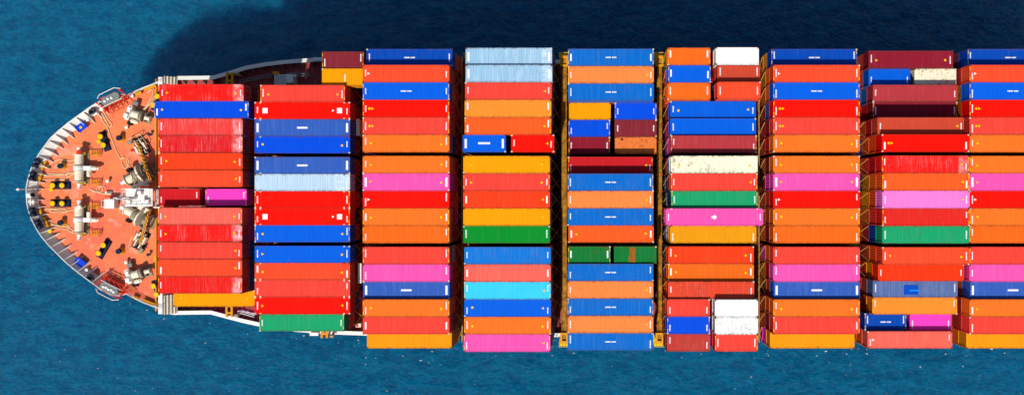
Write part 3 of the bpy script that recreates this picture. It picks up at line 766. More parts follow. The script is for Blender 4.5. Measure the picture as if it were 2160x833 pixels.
# white lockers between second and third bay
for (px, a, b) in ((755, 252, 286), (759, 556, 596)):
    zt = 32.2; p0 = P(px, b, zt); p1 = P(px, a, zt)
    t = thing('tall_locker', (p0[0], (p0[1]+p1[1])/2, 26.5), f"narrow pale locker {'above' if a < 400 else 'below'} the middle between second and third bays", 'locker', 'pale lockers on the lashing bridge')
    q = MB(); q.box(p0[0]-.2, p0[0]+.2, p0[1], p1[1], 26.5, zt); q.build('body', M['winch'], t)
    q = MB(); q.box(p0[0]-.26, p0[0]+.26, p0[1]-.06, p1[1]+.06, zt, zt+.08); q.build('lid', M['white'], t)

# ------------------------------------------------------------ foredeck machinery
def bitts(pts, cap, label, r=.36, h=1.05):
    Z = ZF; W = [Vector(P(a, b, Z+h)) for a, b in pts]; c = sum(W, Vector())/len(W)
    ang = math.atan2((W[1]-W[0]).y, (W[1]-W[0]).x) if len(W) > 1 else 0
    t = thing('mooring_bitts', (c.x, c.y, Z), label, 'bollard', 'yellow topped mooring bitts on the foredeck', ang)
    m_ = PM[t.name]; d = (W[1]-W[0]).length/2 if len(W) > 1 else 0
    q = MB(); q.box(-d-.75, d+.75, -.48, .48, 0, .28, m_); q.box(-d-.9, d+.9, -.6, .6, 0, .05, m_); q.build('base', M['dark'], t)
    for w in W:
        q = MB(); q.lathe((w.x, w.y, Z+.28), (0, 0, 1), [(0, r*.82), (h-.42, r*.82)], 18); q.build('post', M['dark'], t, True)
        q = MB(); q.lathe((w.x, w.y, Z+h-.14), (0, 0, 1), [(0, r*1.1), (.1, r*1.15), (.16, r*.95)], 18); q.build('cap', M['yellow'], t, True)
    return t
bitts([(110, 391), (130, 391)], 0, 'yellow topped double bollard just above the ship centreline near the bow')
bitts([(110, 429), (130, 429)], 0, 'yellow topped double bollard just below the ship centreline near the bow')
bitts([(211, 288), (217, 306)], 0, 'slanted yellow topped double bollard in the upper half of the foredeck')
bitts([(217, 517), (207, 534)], 0, 'slanted yellow topped double bollard in the lower half of the foredeck')
bitts([(323, 603), (329, 621)], 0, 'yellow topped double bollard beside the lowest corner of the first container bay')
bitts([(331, 203), (323, 222)], 0, 'yellow topped double bollard beside the upper corner of the first container bay')
for (a, b, l) in ((107, 399, 'loose yellow cover lying against the upper centre bollard'), (208, 298, 'loose yellow cover lying beside the slanted upper bollard'), (105, 487, 'yellow mushroom vent on the deck near the lower bow rail')):
    w = P(a, b, ZF+.5); t = thing('mushroom_vent', (w[0], w[1], ZF), l, 'vent', 'small yellow mushroom vents on the foredeck')
    q = MB(); q.cyl((w[0], w[1], ZF), (w[0], w[1], ZF+.35), .16); q.build('stem', M['grey'], t)
    q = MB(); q.lathe((w[0], w[1], ZF+.35), (0, 0, 1), [(0, .33), (.1, .36), (.2, .28), (.25, .1)], 16); q.build('cap', M['yellow'], t, True)
for (a, b, l) in ((250, 291, 'upper rear dark roller'), (126, 350, 'upper front dark roller'), (126, 470, 'lower front dark roller'), (249, 530, 'lower rear dark roller')):
    w = P(a, b, ZF+1.); t = thing('pedestal_roller', (w[0], w[1], ZF), l+' on an orange pedestal standing on the foredeck', 'roller', 'pedestal rollers on the foredeck')
    q = MB(); q.lathe((w[0], w[1], ZF), (0, 0, 1), [(0, .62), (.12, .6), (.5, .36), (.62, .36)], 16); q.build('pedestal', M['amber'], t, True)
    q = MB(); q.lathe((w[0], w[1], ZF+.62), (0, 0, 1), [(0, .38), (.08, .44), (.14, .28), (.34, .28), (.4, .42), (.46, .36)], 18); q.build('roller', M['dark'], t, True)
def drum(q, a, ax, L, r, fl):
    """flanged drum wound with rope; flange radius fl"""
    pr_ = [(0, .1), (0, fl), (.06, fl), (.06, r*.8)]
    n = int((L-.12)/.11)
    for i in range(n):
        x = .06+(L-.12)*(i+.5)/n; pr_ += [(x-.05, r*.97), (x, r), (x+.05, r*.97)]
    pr_ += [(L-.06, r*.8), (L-.06, fl), (L, fl), (L, .1)]
    q.lathe(a, ax, pr_, 22)
def big_winch(ya, yb, sgn, label):
    """drums in a row along Y; ya,yb: photo rows; gear box and motor on +X"""
    z = ZF+1.05; A = Vector(P(167, ya, z)); B = Vector(P(167, yb, z)); c = (A+B)/2
    t = thing('mooring_winch', (c.x, c.y, ZF), label, 'winch', 'large mooring winches on the foredeck')
    L = (B-A).length; ax = (B-A).normalized()
    q = MB(); q.box(A.x-.9, A.x+1.0, min(A.y, B.y)-.1, max(A.y, B.y)+.1, ZF+.005, ZF+.18)
    for f in (0., .46, .54, 1.):
        p = A+ax*L*f; q.box(p.x-.25, p.x+.25, p.y-.07, p.y+.07, ZF+.18, z+.05); q.box(p.x-.8, p.x+.8, p.y-.07, p.y+.07, ZF+.18, ZF+.5)
    q.build('frame', M['machine'], t)
    for f0, f1 in ((.03, .42), (.58, .97)):
        q = MB(); drum(q, A+ax*L*f0, ax, L*(f1-f0), .66, .84); q.build('rope_drum', M['winch'], t, True)
    q = MB(); q.lathe(A+ax*L*.43, ax, [(0, .3), (0, .78), (.1, .82), (L*.14-.1, .82), (L*.14, .78), (L*.14, .3)], 22); q.build('gear_wheel', M['white'], t, True)
    p = A+ax*L*.5
    q = MB(); q.box(p.x+.6, p.x+1.9, p.y-.34, p.y+.34, ZF+.2, z+.25); q.box(p.x+1.9, p.x+2.0, p.y-.42, p.y+.42, ZF+.2, z+.15); q.build('gearbox', M['white'], t)
    q = MB(); q.lathe((p.x+2.0, p.y, z-.1), (1, 0, 0), [(0, .26), (.1, .34), (.75, .34), (.85, .2), (1.1, .2)], 14); q.build('motor', M['winch'], t, True)
    q = MB(); q.lathe((p.x+1.5, p.y-sgn*.35, z-.1), (0, -sgn, 0), [(0, .3), (.1, .34), (.9, .34), (1., .2)], 14); q.build('brake_motor', M['winch'], t, True)
    for f, yy, w in ((-.0, -1, 0), (1.0, 1, 0)):
        p = A+ax*L*f
        q = MB(); q.lathe(p+ax*(.05*yy), ax*yy, [(0, .3), (.08, .34), (.45, .26), (.75, .3), (.82, .4), (.88, .38)], 16)
        q.build('warping_head', M['white'], t, True)
    q = MB()
    for f in (.0, 1.):
        p = A+ax*L*f; q.box(p.x-.35, p.x+1.15, p.y-.16, p.y-.09, z+.1, z+.2); q.box(p.x-.35, p.x+1.15, p.y+.09, p.y+.16, z+.1, z+.2)
    q.build('brake_band', M['yellow'], t)
    for f in (.0, 1.):
        q = MB()
        p = A+ax*L*f; q.box(p.x+1.3, p.x+3., p.y-.4, p.y-.32, ZF+.5, ZF+.56); q.box(p.x+1.3, p.x+3., p.y+.32, p.y+.4, ZF+.5, ZF+.56)
        for g_ in range(7): q.box(p.x+1.32+g_*.27, p.x+1.42+g_*.27, p.y-.32, p.y+.32, ZF+.5, ZF+.54)
        for dx in (1.35, 2.95):
            for dy in (-.35, .35): q.bar((p.x+dx, p.y+dy, ZF), (p.x+dx, p.y+dy, ZF+1.0), .06)
        q.bar((p.x+2.95, p.y-.35, ZF+1), (p.x+2.95, p.y+.35, ZF+1), .07)
        q.build('operator_stand', M['amber'], t)
    q = MB()
    q.bar((A.x, A.y-sgn*-.3, z+.6), (A.x+.9, A.y+sgn*.3, z+.7), .1); q.bar((A.x+.2, A.y+sgn*.5, z+.65), (A.x+.8, A.y, z+.65), .1); q.lathe((A.x+.4, A.y+sgn*.15, z+.1), (0, 0, 1), [(0, .1), (.6, .1), (.62, .35), (.7, .35)], 12)
    q.build('control_wheel', M['red'] if sgn > 0 else M['white'], t)
big_winch(324, 386, 1, 'big cream mooring winch with two rope drums in the upper forepart of the deck')
big_winch(435, 493, -1, 'big cream mooring winch with two rope drums in the lower forepart of the deck')
def small_winch(px, py, rot, label, mk='winch'):
    w = P(px, py, ZF+.9); t = thing('rope_winch', (w[0], w[1], ZF), label, 'winch', 'smaller rope winches beside the first bay', rot)
    m_ = PM[t.name]; V = lambda x, y, z: m_ @ Vector((x, y, z)); ax = m_.to_3x3() @ Vector((1, 0, 0)); ay = m_.to_3x3() @ Vector((0, 1, 0))
    q = MB(); q.box(-1.5, 1.9, -.85, .85, .005, .16, m_)
    for x in (-1.0, .55, 1.15): q.box(x-.06, x+.06, -.7, .7, .16, 1.0, m_)
    q.build('frame', M['machine'], t)
    q = MB(); drum(q, V(-.9, 0, .95), ax, 1.35, .62, .8); q.build('rope_drum', M['winch'], t, True)
    q = MB(); q.box(-1.75, -1.1, -1.25, 1.05, .16, 1.15, m_); q.box(-1.85, -1.2, -1.0, -.3, 1.15, 1.5, m_); q.box(-1.7, -1.2, .1, .8, 1.15, 1.35, m_)
    q.build('gearbox', M['white'], t)
    q = MB(); q.lathe(V(-.85, -1.15, .7), ax, [(0, .2), (.05, .34), (.9, .34), (1., .22), (1.2, .22)], 14); q.build('motor', M['winch'], t, True)
    q = MB(); q.lathe(V(1.2, 0, .95), ax, [(0, .3), (.08, .4), (.4, .3), (.7, .32), (.85, .46), (.92, .44)], 18); q.build('warping_head', M['winch'], t, True)
    q = MB(); q.lathe(V(.62, 0, .95), ax, [(0, .5), (.0, .84), (.3, .84), (.3, .5)], 22); q.build('brake_drum', M['machine'], t, True)
    q = MB(); q.box(-1.35, -.55, 1.3, 1.9, .3, .9, m_); q.box(-1.2, -.7, 1.9, 2.1, .3, .7, m_); q.build('control_box', M['grey'], t)
    q = MB(); q.box(-1.5, -.7, -1.9, -1.35, .01, .5, m_); q.build('foot_box', M['black'], t)
small_winch(291, 243, math.radians(-18), 'small cream rope winch near the upper corner of the first bay')
small_winch(290, 577, math.radians(14), 'small cream rope winch near the lower corner of the first bay')
def windlass(px, py, rot, s, label):
    w = P(px, py, ZF+1.2); t = thing('anchor_windlass', (w[0], w[1], ZF), label, 'windlass', 'anchor windlasses beside the first bay', rot)
    m_ = PM[t.name]; V = lambda x, y, z: m_ @ Vector((x, y, z)); ax = m_.to_3x3() @ Vector((1, 0, 0))
    q = MB(); q.box(-2.4, 2.6, -1.1, 1.1, .005, .2, m_)
    for x in (-2.1, -.55, .3, 1.05, 2.3): q.box(x-.08, x+.08, -.9, .9, .2, 1.2, m_)
    q.build('frame', M['machine'], t)
    q = MB(); drum(q, V(-2.0, 0, 1.25), ax, 1.4, .7, .98); q.build('rope_drum', M['winch'], t, True)
    q = MB(); q.lathe(V(-2.15, 0, 1.25), -ax, [(0, .35), (.1, .4), (.4, .3), (.62, .34), (.75, .45), (.8, .42)], 16); q.build('warping_head', M['white'], t, True)
    q = MB(); q.lathe(V(-.45, 0, 1.25), ax, [(0, .5), (0, 1.0), (.5, 1.0), (.5, .5)], 24); q.build('brake_drum', M['machine'], t, True)
    q = MB(); q.lathe(V(.4, 0, 1.3), ax, [(0, .4), (0, 1.45), (.16, 1.5), (.3, 1.5), (.3, .7)], 28); q.build('gear_guard', M['winch'], t, True)
    q = MB(); q.lathe(V(1.15, 0, 1.3), ax, [(0, .6), (0, 1.25), (.12, 1.3), (.24, .85), (.5, .8), (.74, .85), (.86, 1.3), (.98, 1.25), (.98, .6)], 26)
    for k in range(8):
        an = k*PI/4; q.bar(V(1.28, .8*math.cos(an), 1.3+.8*math.sin(an)), V(2.0, .8*math.cos(an), 1.3+.8*math.sin(an)), .22)
    q.build('chain_wheel', M['machine'], t, True)
    q = MB(); q.box(-.5, 1.2, s*1.0 if s < 0 else 1.0, s*1.75 if s < 0 else 1.75, .2, 1.5, m_) if s > 0 else q.box(-.5, 1.2, -1.75, -1.0, .2, 1.5, m_)
    q.box(.0, .7, *sorted((s*1.75, s*2.1)), .4, 1.2, m_); q.build('gearbox', M['winch'], t)
    q = MB(); q.lathe(V(-1.9, s*1.35, .8), ax, [(0, .2), (.06, .36), (1.2, .36), (1.3, .22)], 14); q.build('motor', M['winch'], t, True)
    q = MB(); q.box(-1.2, -.5, *sorted((-s*1.0, -s*1.55)), .9, 1.7, m_); q.build('brake_housing', M['black'], t)
    q = MB()
    for k in range(3): q.lathe(V(1.5+.45*k, -s*(1.2+.1*(k % 2)), 1.5), (0, 0, 1), [(0, .2), (.3, .26), (.5, .18)], 10)
    q.bar(V(1.1, -s*1.0, 1.6), V(2.6, -s*1.2, 1.7), .2); q.build('brake_linkage', M['machine'], t)
windlass(292, 369, math.radians(26), -1, 'large anchor windlass with winch drum just above the white mast platform')
windlass(291, 455, math.radians(-28), 1, 'large anchor windlass with winch drum just below the white mast platform')
def chain(pts, label):
    W = [Vector(P(a, b, z)) for a, b, z in pts]; q = MB(); d = 0; step = .36; i = 0; k = 0
    tot = sum((W[j+1]-W[j]).length for j in range(len(W)-1))
    while d < tot:
        a = d; j = 0
        while j < len(W)-2 and a > (W[j+1]-W[j]).length: a -= (W[j+1]-W[j]).length; j += 1
        t = (W[j+1]-W[j]).normalized(); p = W[j]+t*a
        u = Vector((0, 0, 1)).cross(t).normalized(); v = t.cross(u)
        if k % 2: u, v = v, u
        ring = [p+t*math.cos(g*PI/6)*.29+u*math.sin(g*PI/6)*.19 for g in range(12)]
        q.tube(ring, .065, 5, closed=True); d += step; k += 1
    o = q.build('anchor_chain', M['chain']); tag(o, label, 'chain', 'anchor chains on the foredeck')
    me = o.data; c = W[0].copy(); c.z = ZF; me.transform(Matrix.Translation(-c)); o.location = c
chain([(291, 305, ZF+1.0), (297, 318, ZF+1.5), (304, 342, ZF+2.2), (311, 365, ZF+2.8), (316, 377, ZF+2.3)], 'orange anchor chain running up from the upper windlass to its stopper')
chain([(296, 512, ZF+1.0), (301, 495, ZF+1.5), (306, 478, ZF+2.1), (311, 458, ZF+2.8), (315, 447, ZF+2.3)], 'orange anchor chain running down from the lower windlass to its stopper')
for (px, py, rot, l, s) in ((296, 309, -62, 'upper grey chain stopper where the upper anchor chain enters the deck', 1), (295, 507, 62, 'lower grey chain stopper where the lower anchor chain enters the deck', -1)):
    w = P(px, py, ZF+.6); t = thing('chain_stopper', (w[0], w[1], ZF), l, 'chain stopper', 'chain stoppers on the foredeck', math.radians(rot)); m_ = PM[t.name]
    q = MB(); q.box(-1.6, 1.5, -.9, .9, .005, .15, m_); q.build('base', M['black'], t)
    for s2 in (-1, 1):
        q = MB(); q.box(-1.2, 1.3, *sorted((s2*.32, s2*.5)), .15, .8, m_); q.box(-.3, .9, *sorted((s2*.55, s2*.85)), .15, .95, m_); q.build('cheek', M['winch'], t)
    q = MB(); q.lathe(m_ @ Vector((.2, -.5, .75)), m_.to_3x3() @ Vector((0, 1, 0)), [(0, .3), (.4, .22), (.6, .22), (1., .3)], 14); q.build('roller', M['machine'], t, True)
    q = MB(); q.bar(m_ @ Vector((-.9, -.6, .9)), m_ @ Vector((-.9, 1.4*s, 1.1)), .14); q.lathe(m_ @ Vector((-1.3, -1.1, .2)), (0, 0, 1), [(0, .14), (.7, .14), (.75, .34), (.85, .34)], 12); q.build('locking_bar', M['machine'], t)
    q = MB(); pts = [(-1.7, -1.1), (-1.7, 1.0), (.2, 1.25)]
    q.tube([m_ @ Vector((a, b, .95)) for a, b in pts], .05); [q.cyl(m_ @ Vector((a, b, 0)), m_ @ Vector((a, b, .95)), .05, n=6) for a, b in pts]; q.build('guard_rail', M['rope'], t)

# white mast platform at the middle
c = P(298, 416, ZF+3.5); z = ZF+3.2
t = thing('mast_platform', (c[0], c[1], ZF), 'white railed mast platform in the middle between the two anchor windlasses', 'platform')
x0, y1, _ = P(263, 398, z); x1, y0, _ = P(322, 435, z)
q = MB(); q.box(x0, x1, y0, y1, z-.12, z); q.build('floor', M['white'], t)
q = MB()
for x in (x0+.2, (x0+x1)/2, x1-.2):
    for y in (y0+.2, y1-.2): q.box(x-.1, x+.1, y-.1, y+.1, ZF, z-.12)
q.build('leg', M['white'], t)
q = MB()
for zz in (z+.5, z+1.0):
    q.tube([(x0, y0, zz), (x1, y0, zz), (x1, y1, zz), (x0, y1, zz)], .045, 6, closed=True)
for k in range(6):
    for y in (y0, y1): q.cyl((x0+(x1-x0)*k/5, y, z), (x0+(x1-x0)*k/5, y, z+1), .04, n=6)
q.build('railing', M['white'], t)
q = MB(); q.cyl((x0+1.7, (y0+y1)/2-.1, z), (x0+1.7, (y0+y1)/2-.1, z+5), .28, .2, 14); q.bar((x0+1.7, y0+.4, z+3.4), (x0+1.7, y1-.4, z+3.4), .12); q.bar((x0+.6, (y0+y1)/2-.1, z+4.2), (x0+3., (y0+y1)/2-.1, z+4.2), .12)
q.build('mast', M['white'], t, True)
q = MB(); q.cyl((x0+.0, (y0+y1)/2, z+.3), (x0-.5, (y0+y1)/2, z+.3), .3, .36, 14); q.lathe((x0+1.7, (y0+y1)/2-.1, z+5), (0, 0, 1), [(0, .16), (.3, .2), (.5, .05)], 12); q.build('lamp', M['white'], t, True)
q = MB(); q.box(x1-1.3, x1-.4, y0+.3, y0+1.0, z, z+.5); q.box(x0+2.3, x0+2.9, y1-.9, y1-.4, z, z+.7); q.box(x0+.5, x0+1.1, y0+.4, y0+.9, z, z+.5)
q.lathe((x0+3.2, y0+.9, z), (0, 0, 1), [(0, .2), (.6, .2), (.62, .3), (.7, .3)], 12); q.build('equipment_box', M['white'], t)
q = MB(); q.box(x1, x1+1.0, y0+.1, y1-.1, z-1.0, z-.9)
for k in range(6): q.box(x1+.02+k*.15, x1+.1+k*.15, y0+.3, y1-.3, z-.9, z-.78)
q.box(x1-.02, x1+1.05, y0-.25, y0-.1, z-1.1, z-.2); q.build('ladder_landing', M['white'], t)
# white rail structure behind, towards the containers
for (a, b, cc, d, l) in ((300, 398, 322, 393, 'white slanted gangway piece above the mast platform'),):
    pass
# white box, small vents
w = P(231, 430, ZF+1.3); t = thing('deck_locker', (w[0], w[1], ZF), 'square white deck locker with tubular frame left of the mast platform', 'locker')
q = MB(); q.box(w[0]-.72, w[0]+.72, w[1]-.68, w[1]+.68, ZF, ZF+1.3); q.build('body', M['white'], t)
q = MB(); q.box(w[0]-.78, w[0]+.78, w[1]-.74, w[1]+.74, ZF+1.3, ZF+1.38); q.build('lid', M['white'], t)
q = MB(); q.tube([(w[0]-.78, w[1]+.5, ZF+.9), (w[0]-1.5, w[1]+.5, ZF+.9), (w[0]-1.5, w[1]-.5, ZF+.9), (w[0]-.78, w[1]-.5, ZF+.9)], .06, 6); q.build('frame', M['white'], t)
VL = [(227, 382, 'white'), (267, 269, 'white'), (279, 203, 'white'), (185, 253, 'white'), (183, 569, 'white'), (266, 553, 'white'), (280, 317, 'red'), (316, 284, 'dark'), (313, 537, 'dark')]
VN = ['right of the upper big winch', 'below the small upper rope winch', 'beside the upper deck rail', 'beside the upper blue tray', 'beside the lower blue tray', 'above the small lower rope winch', 'left of the upper chain stopper', 'near the first bay, upper side', 'near the first bay, lower side']
for (a, b, k), l in zip(VL, VN):
    w = P(a, b, ZF+.6); t = thing('air_vent', (w[0], w[1], ZF), f"small {k} pipe vent on the foredeck {l}", 'vent', 'small pipe vents on the foredeck')
    q = MB(); q.cyl((w[0], w[1], ZF), (w[0], w[1], ZF+.6), .13, n=10); q.build('pipe', M['grey'] if k == 'white' else M[k], t)
    q = MB(); q.lathe((w[0], w[1], ZF+.6), (0, 0, 1), [(0, .25), (.12, .27), (.2, .12)], 14); q.build('cap', M[k], t, True)
# blue trays
for (a, b, rot, l) in ((170, 268, 36, 'blue tray with yellow patch by the upper bow bulwark'), (168, 553, -38, 'plain blue tray by the lower bow bulwark')):
    w = P(a, b, ZF+.8); t = thing('blue_tray', (w[0], w[1], ZF), l, 'tray', None, math.radians(rot)); m_ = PM[t.name]
    q = MB(); q.box(-.75, .75, -.45, .45, .5, .6, m_)
    for s1 in (-1, 1): q.box(-.75, .75, *sorted((s1*.45, s1*.52)), .5, .75, m_); q.box(*sorted((s1*.75, s1*.82)), -.52, .52, .5, .75, m_)
    q.build('tray', M['blue'], t)
    q = MB()
    for s1 in (-1, 1):
        for s2 in (-1, 1): q.box(s1*.6-.04, s1*.6+.04, s2*.35-.04, s2*.35+.04, .005, .5, m_)
    q.build('stand', M['white'], t)
    if b < 400: q = MB(); q.cyl(m_ @ Vector((-.1, 0, .6)), m_ @ Vector((-.1, 0, .66)), .22); q.build('patch', M['yellow'], t)
# fairleads in the bulwark with rollers and yellow guide plates
FL = [(84, 345, 64, 'uppermost'), (76, 372, 76, 'upper middle'), (76, 447, 104, 'lower middle'), (88, 472, 117, 'lowermost')]
for (a, b, rot, l) in FL:
    w = P(a, b, ZF+.6); t = thing('roller_fairlead', (w[0], w[1], ZF), f"{l} dark roller fairlead with yellow guide plate in the bow bulwark", 'fairlead', 'roller fairleads in the bow bulwark', math.radians(rot)); m_ = PM[t.name]
    s = -1
    q = MB(); q.box(-.75, .75, -.3, .45, .95, 1.38, m_); q.build('frame', M['dark'], t)
    for dx in (-.42, .42):
        q = MB(); q.lathe(m_ @ Vector((dx, .1, 1.38)), (0, 0, 1), [(0, .32), (.1, .36), (.2, .28), (.3, .36), (.34, .3)], 16); q.build('roller', M['dark'], t, True)
    q = MB(); q.box(-.8, .8, -.75, -.5, .2, .6, m_); q.box(-.3, .1, -.9, -.45, .6, .7, m_); q.build('guide_plate', M['amber'], t)
for (a, b, rot, l) in ((195, 235, 37, 'upper'), (191, 585, -38, 'lower')):
    w = P(a, b, ZF+1.2); t = thing('mooring_chock', (w[0], w[1], ZF), f"dark oval mooring chock set in the {l} bow bulwark", 'chock', None, math.radians(rot)); m_ = PM[t.name]
    ring = [m_ @ Vector((.5*math.cos(k*PI/10), .34*math.sin(k*PI/10), 1.25)) for k in range(20)]
    q = MB(); q.tube(ring, .17, 8, closed=True); q.build('rim', M['dark'], t, True)
    q = MB(); q.prism([(p.x, p.y) for p in ring], ZF+1., ZF+1.15); q.build('throat', M['black'], t)
# jackstaff, dome, bow light
p = P(78, 400, ZF); t = thing('bow_staff', p, 'white flagstaff with round top light at the tip of the bow', 'pole')
q = MB(); q.cyl(p, (p[0], p[1], ZF+4.3), .08, .05, 8); q.bar((p[0]+.7, p[1], ZF), (p[0]+.05, p[1], ZF+2), .06); q.build('staff', M['white'], t)
q = MB(); q.lathe((p[0], p[1], ZF+4.3), (0, 0, 1), [(0, .1), (.08, .2), (.22, .22), (.34, .1)], 14); q.bar((p[0]-.5, p[1], ZF+4.2), (p[0], p[1], ZF+4.3), .07); q.build('top_light', M['white'], t, True)
p = P(63, 411, ZF+1.4); t = thing('bow_chock', (p[0], p[1], ZF), 'white cup shaped centre chock with dark mouth at the very bow', 'chock')
q = MB(); q.lathe((p[0]-.4, p[1], ZF+1.3), (1, 0, .15), [(0, .42), (.3, .5), (.7, .42), (.75, .3)], 18); q.build('cup', M['white'], t, True)
q = MB(); q.lathe((p[0]+.36, p[1], ZF+1.43), (1, 0, .15), [(0, .3), (.25, .34), (.3, .2)], 16); q.build('mouth', M['black'], t, True)
p = P(72, 426, ZF+.6); t = thing('bow_bracket', (p[0], p[1], ZF), 'small white double fitting on the bow just below the centre chock', 'fitting')
q = MB(); q.box(p[0]-.5, p[0]+.5, p[1]-.15, p[1]+.15, ZF+.2, ZF+1.3); q.build('plate', M['white'], t)
q = MB(); q.cyl((p[0]-.1, p[1]-.5, ZF+1.3), (p[0]-.1, p[1]+.5, ZF+1.3), .13); q.cyl((p[0]+.3, p[1]-.4, ZF+1.25), (p[0]+.3, p[1]+.4, ZF+1.25), .1); q.build('pin', M['white'], t)
# red life raft cradles
for (a, b, rot, l, s) in ((235, 209, 26, 'red steel cradle with grey covered raft on the upper bow sponson', 1), (232, 609, -27, 'red steel cradle with white canisters on the lower bow sponson', -1)):
    w = P(a, b, ZF+1.2); t = thing('raft_cradle', (w[0], w[1], ZF), l, 'raft cradle', None, math.radians(rot)); m_ = PM[t.name]
    q = MB(); zz = 1.1
    q.box(-1.9, 1.9, -.9, -.78, zz-.1, zz, m_); q.box(-1.9, 1.9, .78, .9, zz-.1, zz, m_)
    for x in (-1.85, -1., 0, 1., 1.85): q.box(x-.05, x+.05, -.78, .78, zz-.1, zz, m_)
    for x in (-1.8, 1.8):
        for y in (-.8, .8): q.box(x-.06, x+.06, y-.06, y+.06, 0, zz-.1, m_)
    V = lambda x, y, z: m_ @ Vector((x, y, z))
    for k in range(5):
        x = -1.7+k*.85; q.bar(V(x, -s*.85, zz), V(x+.5, -s*1.9, .3), .1); q.bar(V(x+.5, -s*.85, zz+.1), V(x, -s*1.5, 1.5), .08)
    q.bar(V(-1.9, -s*1.4, 1.3), V(2.2, -s*1.5, 1.3), .1); q.bar(V(-2.3, s*.5, 1.6), V(-1.3, -s*1.9, 1.2), .14); q.bar(V(1.9, s*.6, 1.5), V(2.6, -s*1.0, 1.2), .12); q.bar(V(2.0, -s*.9, 1.3), V(3.6, -s*.5, 1.2), .1)
    q.build('red_frame', M['red'], t)
    q = MB(); pr_ = [(-1.5, -.3), (-1.1, -.62), (1.1, -.62), (1.5, -.3), (1.5, .3), (1.1, .62), (-1.1, .62), (-1.5, .3)]
    q.prism([V(x, y, 0)[:2] for x, y in pr_], ZF+zz, ZF+zz+.5); q.build('cover', M['grey'], t)
    q = MB()
    for k in range(3 if s > 0 else 5): q.lathe(V(-.9+k*(.6 if s > 0 else .45), .1*(k % 2), zz+.5), (0, 0, 1), [(0, .2), (.1, .22), (.2, .1)], 12)
    q.build('canister', M['white'], t, True)
    q = MB(); q.tube([V(-1.9, s*.95, zz+.3), V(-1.4, s*1.35, zz+.3), V(1.2, s*1.35, zz+.3), V(2.1, s*.8, zz+.3)], .06); q.tube([V(-1.7, -s*.75, zz+.55), V(1.7, -s*.75, zz+.55)], .06); q.build('guard_rail', M['white'], t)
# yellow guide brackets along the aft foredeck rails
for (a, b, rot, l) in ((291, 197, 22, 'upper yellow step'), (316, 185, 20, 'long upper yellow step'), (285, 627, -24, 'lower yellow step'), (313, 637, -22, 'long lower yellow step')):
    w = P(a, b, ZF+.6); t = thing('yellow_step', (w[0], w[1], ZF), l+' beside the deck rail near the first bay', 'step', 'yellow steps along the foredeck rails', math.radians(rot)); m_ = PM[t.name]
    L_ = .95 if 'long' in l else .5
    q = MB(); q.box(-L_, L_, -.22, .22, .45, .55, m_); q.build('tread', M['amber'], t)
    q = MB(); q.box(-L_+.05, L_-.05, *( (-.5, -.25) if b > 400 else (.25, .5)), .2, .5, m_); q.build('side_box', M['black'], t)
    q = MB(); [q.box(x-.05, x+.05, -.15, .15, .005, .45, m_) for x in (-L_+.1, L_-.1)]; q.build('foot', M['amber'], t)

# mooring ropes
def catmull(pts, n=6):
    out = []
    for i in range(len(pts)-1):
        p0 = pts[max(i-1, 0)]; p1 = pts[i]; p2 = pts[i+1]; p3 = pts[min(i+2, len(pts)-1)]
        for k in range(n):
            t = k/n
            out.append(tuple(.5*((2*p1[j])+(-p0[j]+p2[j])*t+(2*p0[j]-5*p1[j]+4*p2[j]-p3[j])*t*t+(-p0[j]+3*p1[j]-3*p2[j]+p3[j])*t**3) for j in range(2)))
    out.append(pts[-1]); return out
def rope(pts, label, r=.065, zs=None):
    pts2 = catmull(pts); W = []
    n = len(pts2)
    for i, (a, b) in enumerate(pts2):
        z = ZF+.08
        if zs: z = ZF+zs[0]+(zs[1]-zs[0])*i/(n-1)
        W.append(Vector(P(a, b, z+.012*math.sin(i*.9))))
    q = MB(); q.tube(W, r, 7); o = q.build('mooring_rope', M['rope']); c = W[0].copy(); c.z = ZF
    for pth in (1,): o.data.transform(Matrix.Translation(-c)); o.location = c
    tag(o, label, 'rope', 'mooring ropes on the foredeck')
rope([(160, 337), (146, 339), (133, 340), (128, 344), (134, 347), (160, 346)], 'rope loop at the left side of the upper big winch, top one')
rope([(100, 352), (105, 347), (112, 342), (124, 337), (138, 337), (131, 341), (119, 348), (115, 354), (122, 352)], 'kinked rope between the uppermost fairlead and the upper big winch')
rope([(84, 345), (92, 350), (98, 353), (103, 356), (100, 349), (97, 346)], 'short rope curl at the uppermost bow fairlead', zs=(.9, .1))
rope([(158, 364), (146, 364), (140, 369), (146, 372), (153, 368), (158, 367)], 'small rope coil at the left side of the upper big winch')
rope([(76, 373), (86, 378), (108, 380), (135, 378), (144, 374), (139, 368), (116, 367), (96, 367), (93, 370), (98, 371), (124, 369), (144, 367), (158, 365)], 'long rope loop from the upper middle fairlead to the upper big winch')
rope([(76, 444), (90, 442), (106, 440), (120, 443), (138, 446), (139, 441), (122, 440), (107, 442), (108, 446), (130, 448), (144, 445), (158, 442)], 'long rope loop from the lower middle fairlead to the lower big winch')
rope([(84, 473), (94, 469), (106, 470), (116, 475), (134, 478), (146, 477), (143, 475), (124, 475), (105, 474), (102, 477), (122, 481), (142, 484), (150, 489), (157, 486)], 'long rope loop from the lowermost fairlead to the lower big winch')
rope([(157, 491), (149, 488), (143, 484), (146, 480), (153, 484), (157, 487)], 'small rope coil at the left side of the lower big winch')
rope([(216, 231), (222, 242), (229, 253), (236, 262), (234, 267), (229, 265), (222, 252), (215, 244), (214, 240), (218, 244), (224, 256), (230, 266)], 'doubled rope hanging back from the upper raft cradle')
rope([(214, 249), (219, 258), (226, 267), (230, 278), (236, 294), (243, 312), (250, 328), (256, 335), (262, 333), (260, 331), (256, 335), (258, 348), (265, 355), (269, 350), (272, 338), (269, 336), (268, 344), (273, 350), (280, 357)], 'long thin rope snaking across the upper foredeck down to the upper windlass')
